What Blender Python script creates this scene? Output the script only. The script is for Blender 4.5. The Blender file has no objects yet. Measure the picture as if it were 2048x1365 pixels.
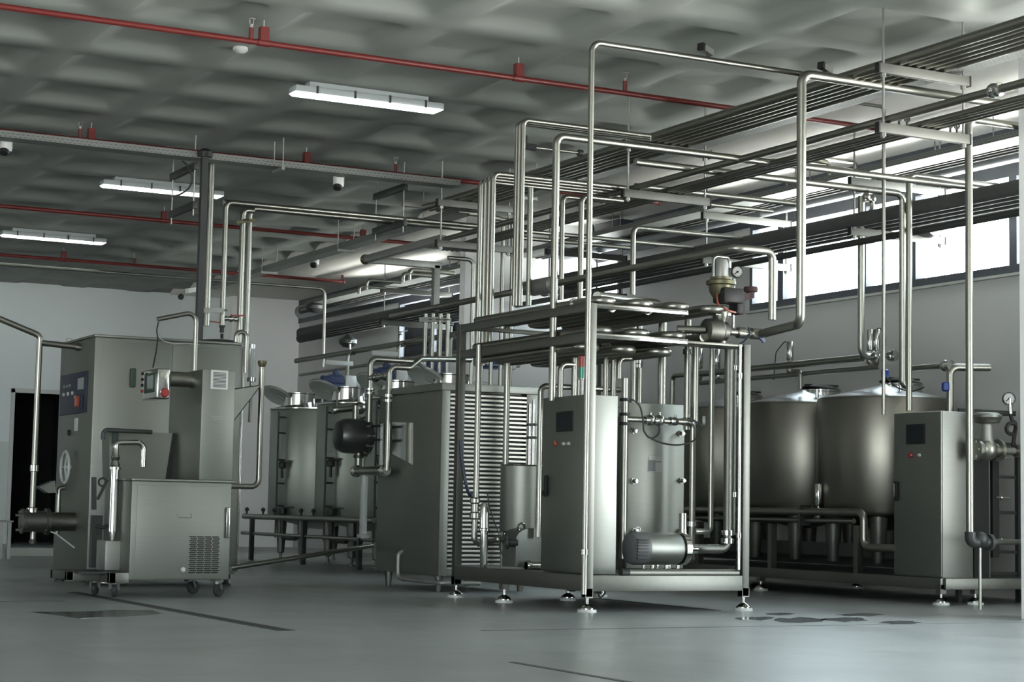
import bpy, bmesh, math, random
from mathutils import Vector, Matrix
random.seed(7)
SC = bpy.context.scene
COL = SC.collection
PI = math.pi
# ------------------------------------------------------------------ camera
FPX, W, HH = 3764.37, 2048.0, 1365.0
YAW, PIT, ROL, EYE = math.radians(27.8024), math.radians(5.1330), math.radians(1.0606), 0.7
_f = Vector((math.sin(YAW)*math.cos(PIT), math.cos(YAW)*math.cos(PIT), math.sin(PIT)))
_r0 = Vector((math.cos(YAW), -math.sin(YAW), 0.0))
_u0 = _r0.cross(_f)
_r = _r0*math.cos(ROL) + _u0*math.sin(ROL)
_u = -_r0*math.sin(ROL) + _u0*math.cos(ROL)
CAMPOS = Vector((0, 0, EYE))
def _ray(px, py):
    return _f + _r*((px-1024)/FPX) - _u*((py-682.5)/FPX)
def A(px, py, X=None, Y=None, Z=None):
    """the point of the plane X=, Y= or Z= that the photograph shows at a pixel"""
    d = _ray(px, py)
    t = X/d.x if X is not None else (Y/d.y if Y is not None else (Z-EYE)/d.z)
    return CAMPOS + d*t
def ZV(px, py, x, y):
    """height at a pixel on the plumb line through x, y"""
    d = _ray(px, py)
    return EYE + d.z*(x*d.x+y*d.y)/(d.x*d.x+d.y*d.y)
cam = bpy.data.cameras.new('camera')
cam.sensor_width = 36.0
cam.lens = 36.0*FPX/W
cam.clip_end = 200
camo = bpy.data.objects.new('camera', cam)
COL.objects.link(camo)
camo.matrix_world = Matrix(((_r.x, _u.x, -_f.x, 0), (_r.y, _u.y, -_f.y, 0), (_r.z, _u.z, -_f.z, EYE), (0, 0, 0, 1)))
SC.camera = camo
# ------------------------------------------------------------------ mesh helpers
def V(*a): return Vector(a)
class MB:
    def __init__(s): s.bm = bmesh.new()
    def face(s, pts):
        return s.bm.faces.new([s.bm.verts.new(p) for p in pts])
    def box(s, x0, y0, z0, x1, y1, z1, bev=0.0, seg=2):
        if x0 > x1: x0, x1 = x1, x0
        if y0 > y1: y0, y1 = y1, y0
        if z0 > z1: z0, z1 = z1, z0
        v = [s.bm.verts.new((x, y, z)) for z in (z0, z1) for (x, y) in ((x0, y0), (x1, y0), (x1, y1), (x0, y1))]
        fs = [s.bm.faces.new([v[i] for i in q]) for q in ((3, 2, 1, 0), (4, 5, 6, 7), (0, 1, 5, 4), (1, 2, 6, 5), (2, 3, 7, 6), (3, 0, 4, 7))]
        if bev > 0:
            es = set(e for f in fs for e in f.edges)
            bmesh.ops.bevel(s.bm, geom=list(es), offset=bev, segments=seg, affect='EDGES', profile=0.5)
        return s
    def beam(s, p, q, w, h, up=(0, 0, 1), bev=0.0):
        p, q = Vector(p), Vector(q)
        d = (q-p).normalized(); up = Vector(up)
        if abs(d.dot(up)) > .98: up = Vector((1, 0, 0))
        a = d.cross(up).normalized(); b = a.cross(d).normalized()
        v = [s.bm.verts.new(c + a*(i*w/2) + b*(j*h/2)) for c in (p, q) for (i, j) in ((-1, -1), (1, -1), (1, 1), (-1, 1))]
        fs = [s.bm.faces.new([v[i] for i in k]) for k in ((0, 1, 2, 3), (7, 6, 5, 4), (1, 0, 4, 5), (2, 1, 5, 6), (3, 2, 6, 7), (0, 3, 7, 4))]
        if bev > 0:
            es = set(e for f in fs for e in f.edges)
            bmesh.ops.bevel(s.bm, geom=list(es), offset=bev, segments=2, affect='EDGES', profile=0.5)
        return s
    def _frame(s, d):
        d = d.normalized()
        u = Vector((0, 0, 1)) if abs(d.z) < .9 else Vector((1, 0, 0))
        a = d.cross(u).normalized()
        return a, d.cross(a).normalized()
    def cyl(s, p, q, r, r2=None, n=16, cap=True):
        p, q = Vector(p), Vector(q)
        r2 = r if r2 is None else r2
        a, b = s._frame(q-p)
        R = []
        for c, rr in ((p, r), (q, r2)):
            R.append([s.bm.verts.new(c + (a*math.cos(t) + b*math.sin(t))*rr) for t in [2*PI*i/n for i in range(n)]])
        for i in range(n):
            s.bm.faces.new((R[0][i], R[1][i], R[1][(i+1) % n], R[0][(i+1) % n]))
        if cap:
            s.bm.faces.new(list(R[0])); s.bm.faces.new(list(reversed(R[1])))
        return s
    def lathe(s, prof, at, axis=(0, 0, 1), n=24):
        """prof: list of (radius, distance along the axis)"""
        at, ax = Vector(at), Vector(axis).normalized()
        a, b = s._frame(ax)
        R = []
        for r, h in prof:
            if r < 1e-5: R.append([s.bm.verts.new(at + ax*h)])
            else: R.append([s.bm.verts.new(at + ax*h + (a*math.cos(t)+b*math.sin(t))*r) for t in [2*PI*i/n for i in range(n)]])
        for A0, B0 in zip(R[:-1], R[1:]):
            for i in range(n):
                j = (i+1) % n
                if len(A0) == 1 and len(B0) == 1: break
                if len(A0) == 1: s.bm.faces.new((A0[0], B0[i], B0[j]))
                elif len(B0) == 1: s.bm.faces.new((A0[i], B0[0], A0[j]))
                else: s.bm.faces.new((A0[i], B0[i], B0[j], A0[j]))
        if len(R[0]) > 1: s.bm.faces.new(list(R[0]))
        if len(R[-1]) > 1: s.bm.faces.new(list(reversed(R[-1])))
        return s
    def tube(s, pts, r, bend=None, n=12, arc=6, cap=True):
        P = [Vector(p) for p in pts]
        bend = 2.4*r if bend is None else bend
        path = [P[0]]
        for i in range(1, len(P)-1):
            a, b, c = P[i-1], P[i], P[i+1]
            d1, d2 = (a-b), (c-b)
            l1, l2 = d1.length, d2.length
            if l1 < 1e-6 or l2 < 1e-6: continue
            d1 /= l1; d2 /= l2
            ang = d1.angle(d2)
            if ang > PI-.02: path.append(b); continue
            t = min(bend/math.tan(ang/2), l1*.49, l2*.49)
            rr = t*math.tan(ang/2)
            ctr = b + (d1+d2).normalized()*(rr/math.sin(ang/2))
            s0, s1 = b+d1*t, b+d2*t
            v0, v1 = s0-ctr, s1-ctr
            th = v0.angle(v1) if v0.length > 1e-6 else 0
            axs = v0.cross(v1)
            if axs.length < 1e-9: path.append(b); continue
            axs.normalize()
            for k in range(arc+1):
                path.append(ctr + Matrix.Rotation(th*k/arc, 3, axs) @ v0)
        path.append(P[-1])
        out = [path[0]]
        for p in path[1:]:
            if (p-out[-1]).length > 1e-5: out.append(p)
        path = out
        d = (path[1]-path[0]).normalized()
        a, _ = s._frame(d)
        R = []
        for i, p in enumerate(path):
            if i == 0: t = d
            elif i == len(path)-1: t = (path[i]-path[i-1]).normalized()
            else: t = ((path[i]-path[i-1]).normalized() + (path[i+1]-path[i]).normalized()).normalized()
            a = (a - t*a.dot(t)).normalized()
            b = t.cross(a)
            R.append([s.bm.verts.new(p + (a*math.cos(w)+b*math.sin(w))*r) for w in [2*PI*k/n for k in range(n)]])
        for A0, B0 in zip(R[:-1], R[1:]):
            for i in range(n):
                j = (i+1) % n
                s.bm.faces.new((A0[i], A0[j], B0[j], B0[i]))
        if cap:
            s.bm.faces.new(list(reversed(R[0]))); s.bm.faces.new(list(R[-1]))
        return s
    def prism(s, pts, vec):
        vec = Vector(vec)
        b = [s.bm.verts.new(p) for p in pts]
        t = [s.bm.verts.new(Vector(p)+vec) for p in pts]
        n = len(b)
        s.bm.faces.new(list(reversed(b))); s.bm.faces.new(t)
        for i in range(n): s.bm.faces.new((b[i], b[(i+1) % n], t[(i+1) % n], t[i]))
        return s
    def sph(s, c, r, n=12, sz=1.0):
        prof = [(r*math.sin(PI*i/8), -r*sz*math.cos(PI*i/8)) for i in range(9)]
        prof[0] = (0, -r*sz); prof[-1] = (0, r*sz)
        return s.lathe(prof, c, n=n)
    def torus(s, c, R, r, axis=(0, 0, 1), n=24, m=8):
        c, ax = Vector(c), Vector(axis).normalized()
        a, b = s._frame(ax)
        G = []
        for i in range(n):
            t = 2*PI*i/n
            e = a*math.cos(t)+b*math.sin(t)
            G.append([s.bm.verts.new(c + e*(R+r*math.cos(w)) + ax*(r*math.sin(w))) for w in [2*PI*k/m for k in range(m)]])
        for i in range(n):
            for k in range(m):
                s.bm.faces.new((G[i][k], G[(i+1) % n][k], G[(i+1) % n][(k+1) % m], G[i][(k+1) % m]))
        return s
ORG = {}
def obj(name, mb, mat, parent=None, org=None, ang=35):
    bm = mb.bm
    bmesh.ops.recalc_face_normals(bm, faces=bm.faces)
    if parent is not None: o3 = ORG[parent.name]
    elif org is not None: o3 = Vector(org)
    else:
        vs = [v.co for v in bm.verts]
        lo = [min(v[i] for v in vs) for i in range(3)]; hi = [max(v[i] for v in vs) for i in range(3)]
        o3 = Vector(((lo[0]+hi[0])/2, (lo[1]+hi[1])/2, lo[2]))
    for v in bm.verts: v.co -= o3
    me = bpy.data.meshes.new(name)
    bm.to_mesh(me); bm.free()
    me.materials.append(mat)
    for p in me.polygons: p.use_smooth = True
    me.set_sharp_from_angle(angle=math.radians(ang))
    o = bpy.data.objects.new(name, me)
    COL.objects.link(o)
    ORG[o.name] = o3.copy()
    if parent is not None: o.parent = parent
    else: o.location = o3
    return o
def tag(o, label=None, cat=None, group=None, kind=None):
    if label: o['label'] = label
    if cat: o['category'] = cat
    if group: o['group'] = group
    if kind: o['kind'] = kind
    return o
def thing(name, label, cat, loc, group=None):
    o = bpy.data.objects.new(name, None)
    o.empty_display_size = .1
    COL.objects.link(o); o.location = loc
    ORG[o.name] = Vector(loc)
    return tag(o, label, cat, group)
def struct(name, mb, mat, parent=None, ang=35):
    o = obj(name, mb, mat, parent, ang=ang)
    if parent is None: o['kind'] = 'structure'
    return o
def dup(o, off, label=None, parent=None):
    c = o.copy(); COL.objects.link(c)
    ORG[c.name] = ORG.get(o.name, Vector())
    if parent is None:
        c.location = o.location + Vector(off); ORG[c.name] = Vector(c.location)
        if label: c['label'] = label
    else: c.parent = parent
    for ch in list(o.children): dup(ch, off, None, c)
    return c
# ------------------------------------------------------------------ materials
def newmat(name):
    m = bpy.data.materials.new(name); m.use_nodes = True
    nt = m.node_tree
    return m, nt, nt.nodes['Principled BSDF']
def plain(name, col, rough=.5, metal=0.0, var=.12, scale=6.0, bump=0.0, spec=None):
    m, nt, b = newmat(name)
    tc = nt.nodes.new('ShaderNodeTexCoord')
    no = nt.nodes.new('ShaderNodeTexNoise'); no.inputs['Scale'].default_value = scale; no.inputs['Detail'].default_value = 5
    nt.links.new(tc.outputs['Object'], no.inputs['Vector'])
    mx = nt.nodes.new('ShaderNodeMixRGB'); mx.blend_type = 'MIX'
    mx.inputs['Color1'].default_value = (*[c*(1-var) for c in col], 1)
    mx.inputs['Color2'].default_value = (*[min(1, c*(1+var)) for c in col], 1)
    nt.links.new(no.outputs['Fac'], mx.inputs['Fac'])
    nt.links.new(mx.outputs['Color'], b.inputs['Base Color'])
    b.inputs['Roughness'].default_value = rough
    b.inputs['Metallic'].default_value = metal
    if spec is not None: b.inputs['Specular IOR Level'].default_value = spec
    if bump > 0:
        bp = nt.nodes.new('ShaderNodeBump'); bp.inputs['Strength'].default_value = bump; bp.inputs['Distance'].default_value = .01
        nt.links.new(no.outputs['Fac'], bp.inputs['Height']); nt.links.new(bp.outputs['Normal'], b.inputs['Normal'])
    return m
def brushed(name, col, rough=.32, stretch=(1, 1, 60), var=.1, rv=.1):
    m, nt, b = newmat(name)
    tc = nt.nodes.new('ShaderNodeTexCoord')
    mp = nt.nodes.new('ShaderNodeMapping'); mp.inputs['Scale'].default_value = stretch
    nt.links.new(tc.outputs['Object'], mp.inputs['Vector'])
    no = nt.nodes.new('ShaderNodeTexNoise'); no.inputs['Scale'].default_value = 4; no.inputs['Detail'].default_value = 6
    nt.links.new(mp.outputs['Vector'], no.inputs['Vector'])
    bl = nt.nodes.new('ShaderNodeTexNoise'); bl.inputs['Scale'].default_value = 1.3; bl.inputs['Detail'].default_value = 3
    nt.links.new(tc.outputs['Object'], bl.inputs['Vector'])
    mx = nt.nodes.new('ShaderNodeMixRGB')
    mx.inputs['Color1'].default_value = (*[c*(1-var) for c in col], 1)
    mx.inputs['Color2'].default_value = (*[min(1, c*(1+var)) for c in col], 1)
    nt.links.new(no.outputs['Fac'], mx.inputs['Fac']); nt.links.new(mx.outputs['Color'], b.inputs['Base Color'])
    ad = nt.nodes.new('ShaderNodeMapRange')
    ad.inputs['To Min'].default_value = rough-rv; ad.inputs['To Max'].default_value = rough+rv
    nt.links.new(bl.outputs['Fac'], ad.inputs['Value']); nt.links.new(ad.outputs['Result'], b.inputs['Roughness'])
    b.inputs['Metallic'].default_value = 1.0
    return m
def glow(name, col, strength, base=(.8, .8, .8)):
    m, nt, b = newmat(name)
    b.inputs['Base Color'].default_value = (*base, 1)
    b.inputs['Emission Color'].default_value = (*col, 1)
    b.inputs['Emission Strength'].default_value = strength
    return m
def perforated(name, col, ax):
    m, nt, b = newmat(name)
    tc = nt.nodes.new('ShaderNodeTexCoord')
    sp = nt.nodes.new('ShaderNodeSeparateXYZ'); nt.links.new(tc.outputs['Object'], sp.inputs[0])
    ad = nt.nodes.new('ShaderNodeMath'); ad.operation = 'ADD'; nt.links.new(sp.outputs[1-ax], ad.inputs[0]); nt.links.new(sp.outputs[2], ad.inputs[1])
    mp = nt.nodes.new('ShaderNodeCombineXYZ'); nt.links.new(sp.outputs[ax], mp.inputs[0]); nt.links.new(ad.outputs[0], mp.inputs[1])
    br = nt.nodes.new('ShaderNodeTexBrick')
    br.inputs['Scale'].default_value = 1.0
    br.inputs['Brick Width'].default_value = .045; br.inputs['Row Height'].default_value = .026
    br.inputs['Mortar Size'].default_value = .009; br.inputs['Mortar Smooth'].default_value = 0
    br.inputs['Color1'].default_value = (.07, .072, .066, 1); br.inputs['Color2'].default_value = (.10, .10, .095, 1)
    br.inputs['Mortar'].default_value = (*col, 1)
    nt.links.new(mp.outputs['Vector'], br.inputs['Vector'])
    nt.links.new(br.outputs['Color'], b.inputs['Base Color'])
    b.inputs['Metallic'].default_value = .3; b.inputs['Roughness'].default_value = .55
    return m
M = {}
M['steel'] = brushed('stainless_sheet', (.222, .226, .204), .50, (1, 1, 40), .08, .08)
M['steelh'] = brushed('stainless_sheet_grained', (.215, .219, .198), .48, (30, 30, 1), .08, .08)
M['pipe'] = brushed('stainless_pipe', (.265, .262, .23), .36, (3, 3, 3), .08, .06)
M['polish'] = brushed('polished_steel', (.47, .47, .445), .15, (3, 3, 3), .06, .05)
M['galv'] = plain('galvanised_steel', (.26, .26, .245), .5, .75, .2, 9)
M['frame'] = brushed('stainless_frame', (.155, .155, .138), .48, (8, 8, 8), .1, .08)
M['trayx'] = perforated('perforated_tray_across', (.17, .178, .168), 0)
M['trayy'] = perforated('perforated_tray_along', (.17, .178, .168), 1)
M['red'] = plain('red_paint', (.10, .010, .008), .42, 0, .15, 5)
M['wall'] = plain('wall_paint', (.41, .412, .402), .75, 0, .03, 1.2, .02)
M['wallg'] = plain('far_wall_paint', (.63, .675, .665), .75, 0, .03, 1.2)
M['wallw'] = plain('white_pillar_paint', (.88, .88, .87), .7, 0, .02, 1.2)
M['dado'] = plain('washable_wall_panel', (.52, .56, .535), .45, 0, .04, 1.0)
M['white'] = plain('white_plastic', (.48, .49, .47), .4, 0, .04, 4)
M['winframe'] = plain('dark_window_frame', (.045, .05, .062), .45, 0, .12, 4)
M['black'] = plain('black_plastic', (.014, .014, .014), .5, 0, .2, 10, 0, .25)
M['rubber'] = plain('black_rubber', (.02, .02, .02), .7, 0, .2, 14)
M['darkmetal'] = plain('dark_painted_metal', (.035, .037, .035), .5, .3, .2, 8)
M['alu'] = plain('aluminium_cladding', (.36, .37, .38), .4, .85, .12, 7, .15)
M['darkpipe'] = plain('dark_insulation', (.05, .052, .05), .75, 0, .25, 12, .3)
M['bluepanel'] = plain('dark_blue_panel', (.022, .024, .042), .5, 0, .15, 5, 0, .25)
M['screen'] = plain('screen_glass', (.010, .013, .016), .4, 0, .1, 3, 0, .15)
M['navy'] = plain('navy_hose', (.010, .018, .035), .5, 0, .1, 6)
M['louvre'] = brushed('louvre_blades', (.30, .295, .265), .42, (30, 30, 1), .06, .06)
M['screenlit'] = plain('grey_display', (.14, .16, .155), .25, 0, .1, 12)
M['orange'] = plain('orange_plastic', (.22, .045, .02), .4, 0, .1, 6)
M['redp'] = plain('red_plastic', (.20, .015, .012), .35, 0, .1, 6)
M['greenl'] = plain('green_lens', (.01, .16, .10), .25, 0, .1, 6)
M['blue'] = plain('blue_motor_paint', (.028, .042, .10), .42, 0, .15, 10)
M['bluep'] = plain('blue_plastic', (.01, .035, .20), .4, 0, .1, 6)
M['cladding'] = plain('satin_tank_shell', (.30, .325, .29), .42, .85, .05, 3)
M['lid'] = plain('satin_lid', (.42, .45, .42), .38, .35, .08, 5)
M['gauge'] = plain('gauge_dial', (.36, .375, .36), .3, 0, .03, 3)
M['olive'] = plain('dull_brass_flange', (.10, .093, .055), .45, .7, .15, 8)
M['maroon'] = plain('dark_maroon_cap', (.035, .012, .012), .7, 0, .15, 8)
M['motor'] = plain('grey_motor_paint', (.10, .10, .10), .5, .2, .15, 10)
M['kerb'] = plain('pale_concrete', (.34, .35, .32), .8, 0, .08, 5)
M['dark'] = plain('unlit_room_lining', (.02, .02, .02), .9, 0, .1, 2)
M['lamp'] = glow('fluorescent_diffuser', (.93, 1.0, .96), 4.2)
M['lampside'] = plain('frosted_lamp_cover', (.33, .36, .36), .35, 0, .05, 5)
M['led'] = glow('ceiling_batten', (.96, .98, 1.0), 3.0)
M['tanksteel'] = brushed('tank_shell_steel', (.195, .188, .160), .37, (1, 1, 30), .06, .05)
M['drum'] = plain('dark_drum_steel', (.085, .09, .088), .38, .8, .12, 6)
M['film'] = plain('thin_water_film', (.165, .175, .172), .14, 0, .3, 3)
M['puddle'] = plain('wet_floor_film', (.045, .05, .045), .16, 0, .3, 3)
M['joint'] = plain('dark_floor_joint', (.035, .038, .036), .5, 0, .2, 6)
M['glove'] = plain('dark_green_rubber', (.018, .035, .025), .6, 0, .2, 6)
# glass: thin, mostly clear
m, nt, b = newmat('window_glass')
nt.nodes.remove(b)
tr = nt.nodes.new('ShaderNodeBsdfTransparent'); tr.inputs['Color'].default_value = (.95, .97, .97, 1)
gl = nt.nodes.new('ShaderNodeBsdfGlossy'); gl.inputs['Roughness'].default_value = .03
lw = nt.nodes.new('ShaderNodeLayerWeight'); lw.inputs['Blend'].default_value = .12
mx = nt.nodes.new('ShaderNodeMixShader')
nt.links.new(lw.outputs['Fresnel'], mx.inputs['Fac']); nt.links.new(tr.outputs[0], mx.inputs[1]); nt.links.new(gl.outputs[0], mx.inputs[2])
nt.links.new(mx.outputs[0], nt.nodes['Material Output'].inputs['Surface'])
M['glass'] = m
m, nt, b = newmat('clear_plastic')
b.inputs['Base Color'].default_value = (.75, .78, .76, 1); b.inputs['Roughness'].default_value = .12
b.inputs['Transmission Weight'].default_value = .75; b.inputs['IOR'].default_value = 1.2
M['clear'] = m
# floor: 0.6 m tiles, hairline joints, damp sheen
m, nt, b = newmat('floor_tiles')
geo = nt.nodes.new('ShaderNodeNewGeometry')
mp = nt.nodes.new('ShaderNodeMapping'); mp.inputs['Location'].default_value = (-.52+.6, .2, 0)
nt.links.new(geo.outputs['Position'], mp.inputs['Vector'])
br = nt.nodes.new('ShaderNodeTexBrick'); br.offset = 0.0; br.squash = 1.0
br.inputs['Scale'].default_value = 1; br.inputs['Brick Width'].default_value = .6; br.inputs['Row Height'].default_value = .6
br.inputs['Mortar Size'].default_value = .0022; br.inputs['Mortar Smooth'].default_value = .3
br.inputs['Color1'].default_value = (.215, .23, .222, 1); br.inputs['Color2'].default_value = (.24, .255, .248, 1); br.inputs['Mortar'].default_value = (.12, .128, .125, 1)
nt.links.new(mp.outputs['Vector'], br.inputs['Vector'])
n1 = nt.nodes.new('ShaderNodeTexNoise'); n1.inputs['Scale'].default_value = .55; n1.inputs['Detail'].default_value = 6
nt.links.new(geo.outputs['Position'], n1.inputs['Vector'])
mr = nt.nodes.new('ShaderNodeMapRange'); mr.inputs['To Min'].default_value = .82; mr.inputs['To Max'].default_value = 1.12
nt.links.new(n1.outputs['Fac'], mr.inputs['Value'])
mu = nt.nodes.new('ShaderNodeMixRGB'); mu.blend_type = 'MULTIPLY'; mu.inputs['Fac'].default_value = 1
nt.links.new(br.outputs['Color'], mu.inputs['Color1']); nt.links.new(mr.outputs['Result'], mu.inputs['Color2'])
nt.links.new(mu.outputs['Color'], b.inputs['Base Color'])
n2 = nt.nodes.new('ShaderNodeTexNoise'); n2.inputs['Scale'].default_value = 1.4; n2.inputs['Detail'].default_value = 8
nt.links.new(geo.outputs['Position'], n2.inputs['Vector'])
mr2 = nt.nodes.new('ShaderNodeMapRange'); mr2.inputs['To Min'].default_value = .22; mr2.inputs['To Max'].default_value = .46
nt.links.new(n2.outputs['Fac'], mr2.inputs['Value']); nt.links.new(mr2.outputs['Result'], b.inputs['Roughness'])
bp = nt.nodes.new('ShaderNodeBump'); bp.inputs['Strength'].default_value = .12; bp.inputs['Distance'].default_value = .004
n3 = nt.nodes.new('ShaderNodeTexNoise'); n3.inputs['Scale'].default_value = 9
nt.links.new(geo.outputs['Position'], n3.inputs['Vector']); nt.links.new(n3.outputs['Fac'], bp.inputs['Height']); nt.links.new(bp.outputs['Normal'], b.inputs['Normal'])
M['floor'] = m
M['cream'] = plain('pale_ceiling_strip', (.82, .79, .73), .7, 0, .03, 1.5)
M['cone'] = brushed('lit_tank_roof_steel', (.50, .50, .51), .34, (3, 3, 3), .05, .05)  # paler than the shell: reflected ceiling light is put into the colour
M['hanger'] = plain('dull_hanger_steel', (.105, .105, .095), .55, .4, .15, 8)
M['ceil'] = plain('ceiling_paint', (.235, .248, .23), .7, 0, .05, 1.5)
# ------------------------------------------------------------------ room
ZC, XW, YF, YP1, YP2 = 4.24, 11.8, 30.75, 30.24, 20.1
X0R, Y0R = -16.0, -1.6
mb = MB(); mb.box(X0R, Y0R, -.2, XW+.3, YF+4, 0)
struct('floor', mb, M['floor'])
# waffle ceiling: recessed square coffers on a 1.095 m grid
mb = MB(); bm = mb.bm
GX, GY, CELL = 3.62, 12.28, 1.095
def ring(cx, cy, hw, z, rad, k=4):
    pts = []
    for (sx, sy, a0) in ((1, 1, 0), (-1, 1, PI/2), (-1, -1, PI), (1, -1, 1.5*PI)):
        for i in range(k+1):
            a = a0 + PI/2*i/k
            pts.append((cx+sx*(hw-rad)+rad*math.cos(a), cy+sy*(hw-rad)+rad*math.sin(a), z))
    return pts
kx0, kx1 = math.floor((X0R-GX)/CELL), math.ceil((XW-GX)/CELL)
ky0, ky1 = math.floor((Y0R-GY)/CELL), math.ceil((YF-GY)/CELL)
for i in range(kx0, kx1):
    for j in range(ky0, ky1):
        cx, cy = GX+CELL*(i+.5), GY+CELL*(j+.5)
        h = CELL/2
        R = []
        outer = []
        for (x, y, z) in ring(0, 0, h, 0, .2):
            m_ = max(abs(x), abs(y)); outer.append((cx+x*h/m_, cy+y*h/m_, ZC))
        R.append(outer)
        R.append(ring(cx, cy, .43, ZC, .12))
        R.append(ring(cx, cy, .40, ZC+.016, .12))
        R.append(ring(cx, cy, .29, ZC+.062, .09))
        R.append(ring(cx, cy, .25, ZC+.072, .07))
        RV = [[bm.verts.new(p) for p in r_] for r_ in R]
        n = len(RV[0])
        for a_, b_ in zip(RV[:-1], RV[1:]):
            for q in range(n):
                bm.faces.new((a_[q], a_[(q+1) % n], b_[(q+1) % n], b_[q]))
        bm.faces.new(RV[-1])
bmesh.ops.remove_doubles(bm, verts=bm.verts, dist=.0005)
mb.box(X0R, Y0R, ZC+.2, XW+.3, YF+.2, ZC+.3)
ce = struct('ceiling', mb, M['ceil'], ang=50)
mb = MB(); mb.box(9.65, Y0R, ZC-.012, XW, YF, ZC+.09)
struct('trim_7', mb, M['cream'])               # smooth ceiling strip beside the windows, coloured paler than the coffers
# window wall
SILL, HEAD = 2.9, 3.83
mb = MB()
mb.box(XW, Y0R, 0, XW+.25, 4.8, SILL); mb.box(XW, 4.8, 2.85, XW+.25, 8.4, SILL); mb.box(XW, 8.4, 0, XW+.25, YF, SILL)  # the gap is an unseen door opening added to brighten the floor
WB = [(16.80, 16.24), (16.24, 14.85), (14.85, 14.10), (14.10, 12.72), (12.72, 11.9), (11.9, 10.5), (10.5, 9.7), (9.7, 8.3),
      (22.1, 20.9), (20.9, 19.55), (26.05, 24.9), (24.9, 23.7), (5.5, 4.2), (4.2, 2.8), (2.8, 1.4)]
edges = sorted([(b_, a_) for a_, b_ in WB])
y = Y0R
for a_, b_ in edges:
    if a_-y > .01: mb.box(XW, y, SILL, XW+.25, a_, HEAD)
    y = b_
mb.box(XW, y, SILL, XW+.25, YF, HEAD)
struct('wall_right', mb, M['wall'])
mb = MB(); mb.box(XW-.02, Y0R, HEAD, XW+.25, YF, ZC)
struct('trim_1', mb, M['winframe'])            # dark lintel band over the windows
for i, (a_, b_) in enumerate(WB):
    fw, bt = .05, .075
    mb = MB()
    mb.box(XW-.03, b_, SILL, XW+.08, a_, SILL+bt); mb.box(XW-.03, b_, HEAD-fw, XW+.08, a_, HEAD)
    mb.box(XW-.03, b_, SILL+bt, XW+.08, b_+fw, HEAD-fw); mb.box(XW-.03, a_-fw, SILL+bt, XW+.08, a_, HEAD-fw)
    w_ = struct('window_%d' % (i+1), mb, M['winframe'])
    mb = MB(); mb.box(XW+.03, b_+fw-.002, SILL+bt-.002, XW+.036, a_-fw+.002, HEAD-fw+.002)
    obj('pane', mb, M['glass'], w_)
mb = MB()
mb.box(XW-.05, 12.0, SILL-.025, XW+.0, 16.85, SILL); mb.box(XW-.05, 19.55, SILL-.025, XW, 22.1, SILL); mb.box(XW-.05, 23.7, SILL-.025, XW, 26.05, SILL)
struct('trim_2', mb, M['kerb'])
# far wall with the dark doorway
dl, dr = A(25, 900, Y=YF).x, A(118+30, 900, Y=YF).x
dt = A(60, 787, Y=YF).z
mb = MB()
mb.box(X0R, YF, 0, dl, YF+.2, ZC+.1); mb.box(dr, YF, 0, XW+.25, YF+.2, ZC+.1); mb.box(dl, YF, dt, dr, YF+.2, ZC+.1)
struct('wall_far', mb, M['wallg'])
mb = MB(); mb.box(dl-.06, YF-.03, 0, dl, YF+.2, dt+.06); mb.box(dr, YF-.03, 0, dr+.06, YF+.2, dt+.06); mb.box(dl-.06, YF-.03, dt, dr+.06, YF+.2, dt+.07)
struct('door_1', mb, M['white'])
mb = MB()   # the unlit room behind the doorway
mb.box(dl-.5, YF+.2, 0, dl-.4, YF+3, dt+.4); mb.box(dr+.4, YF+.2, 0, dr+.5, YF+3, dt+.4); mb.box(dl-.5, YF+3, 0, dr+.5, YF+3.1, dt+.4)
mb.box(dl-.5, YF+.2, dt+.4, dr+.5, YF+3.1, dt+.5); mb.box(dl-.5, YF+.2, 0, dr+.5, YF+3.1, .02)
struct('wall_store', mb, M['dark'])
zd = A(530, 901, Y=YF).z
mb = MB(); mb.box(X0R, YF-.012, 0, dl-.06, YF, zd); mb.box(dr+.06, YF-.012, 0, 10.58, YF, zd)
struct('baseboard_far', mb, M['dado'])
mb = MB(); mb.box(X0R-.2, Y0R, 0, X0R, 17.4, ZC+.1); mb.box(X0R-.2, 19.6, 0, X0R, YF, ZC+.1); mb.box(X0R-.2, 17.4, 3.0, X0R, 19.6, ZC+.1)
struct('wall_left', mb, M['wall'])              # with an unseen doorway added for highlights on the tanks
BW0, BW1, BZ0, BZ1 = -15.5, .5, .3, 4.0      # unseen glazing behind the camera, added to light walls facing it
mb = MB(); mb.box(X0R, Y0R-.2, 0, BW0, Y0R, ZC+.1); mb.box(BW1, Y0R-.2, 0, XW+.25, Y0R, ZC+.1); mb.box(BW0, Y0R-.2, 0, BW1, Y0R, BZ0); mb.box(BW0, Y0R-.2, BZ1, BW1, Y0R, ZC+.1)
for k in range(1, 10): mb.box(BW0+(BW1-BW0)*k/10-.05, Y0R-.15, BZ0, BW0+(BW1-BW0)*k/10+.05, Y0R-.05, BZ1)
struct('wall_back', mb, M['wall'])
# white pillars that stand out from the window wall, and the near column at the right
mb = MB(); mb.box(A(462, 700, Y=YP1).x, YP1, 0, XW, YF, ZC); struct('trim_3', mb, M['wallw'])
mb = MB(); mb.box(A(930, 560, Y=YP2).x, YP2, 0, XW, YP2+.14, ZC); struct('trim_4', mb, M['wallw'])
mb = MB(); mb.box(9.50, 9.8, 0, 9.9, 10.2, ZC); struct('trim_5', mb, M['wallw'])
zk = A(60, 1097, Y=24.1).z
mb = MB(); mb.box(A(18, 1100, Y=24.1).x, 24.1, 0, A(260, 1110, Y=24.1).x, 24.35, zk, .01); struct('trim_6', mb, M['kerb'])
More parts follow.
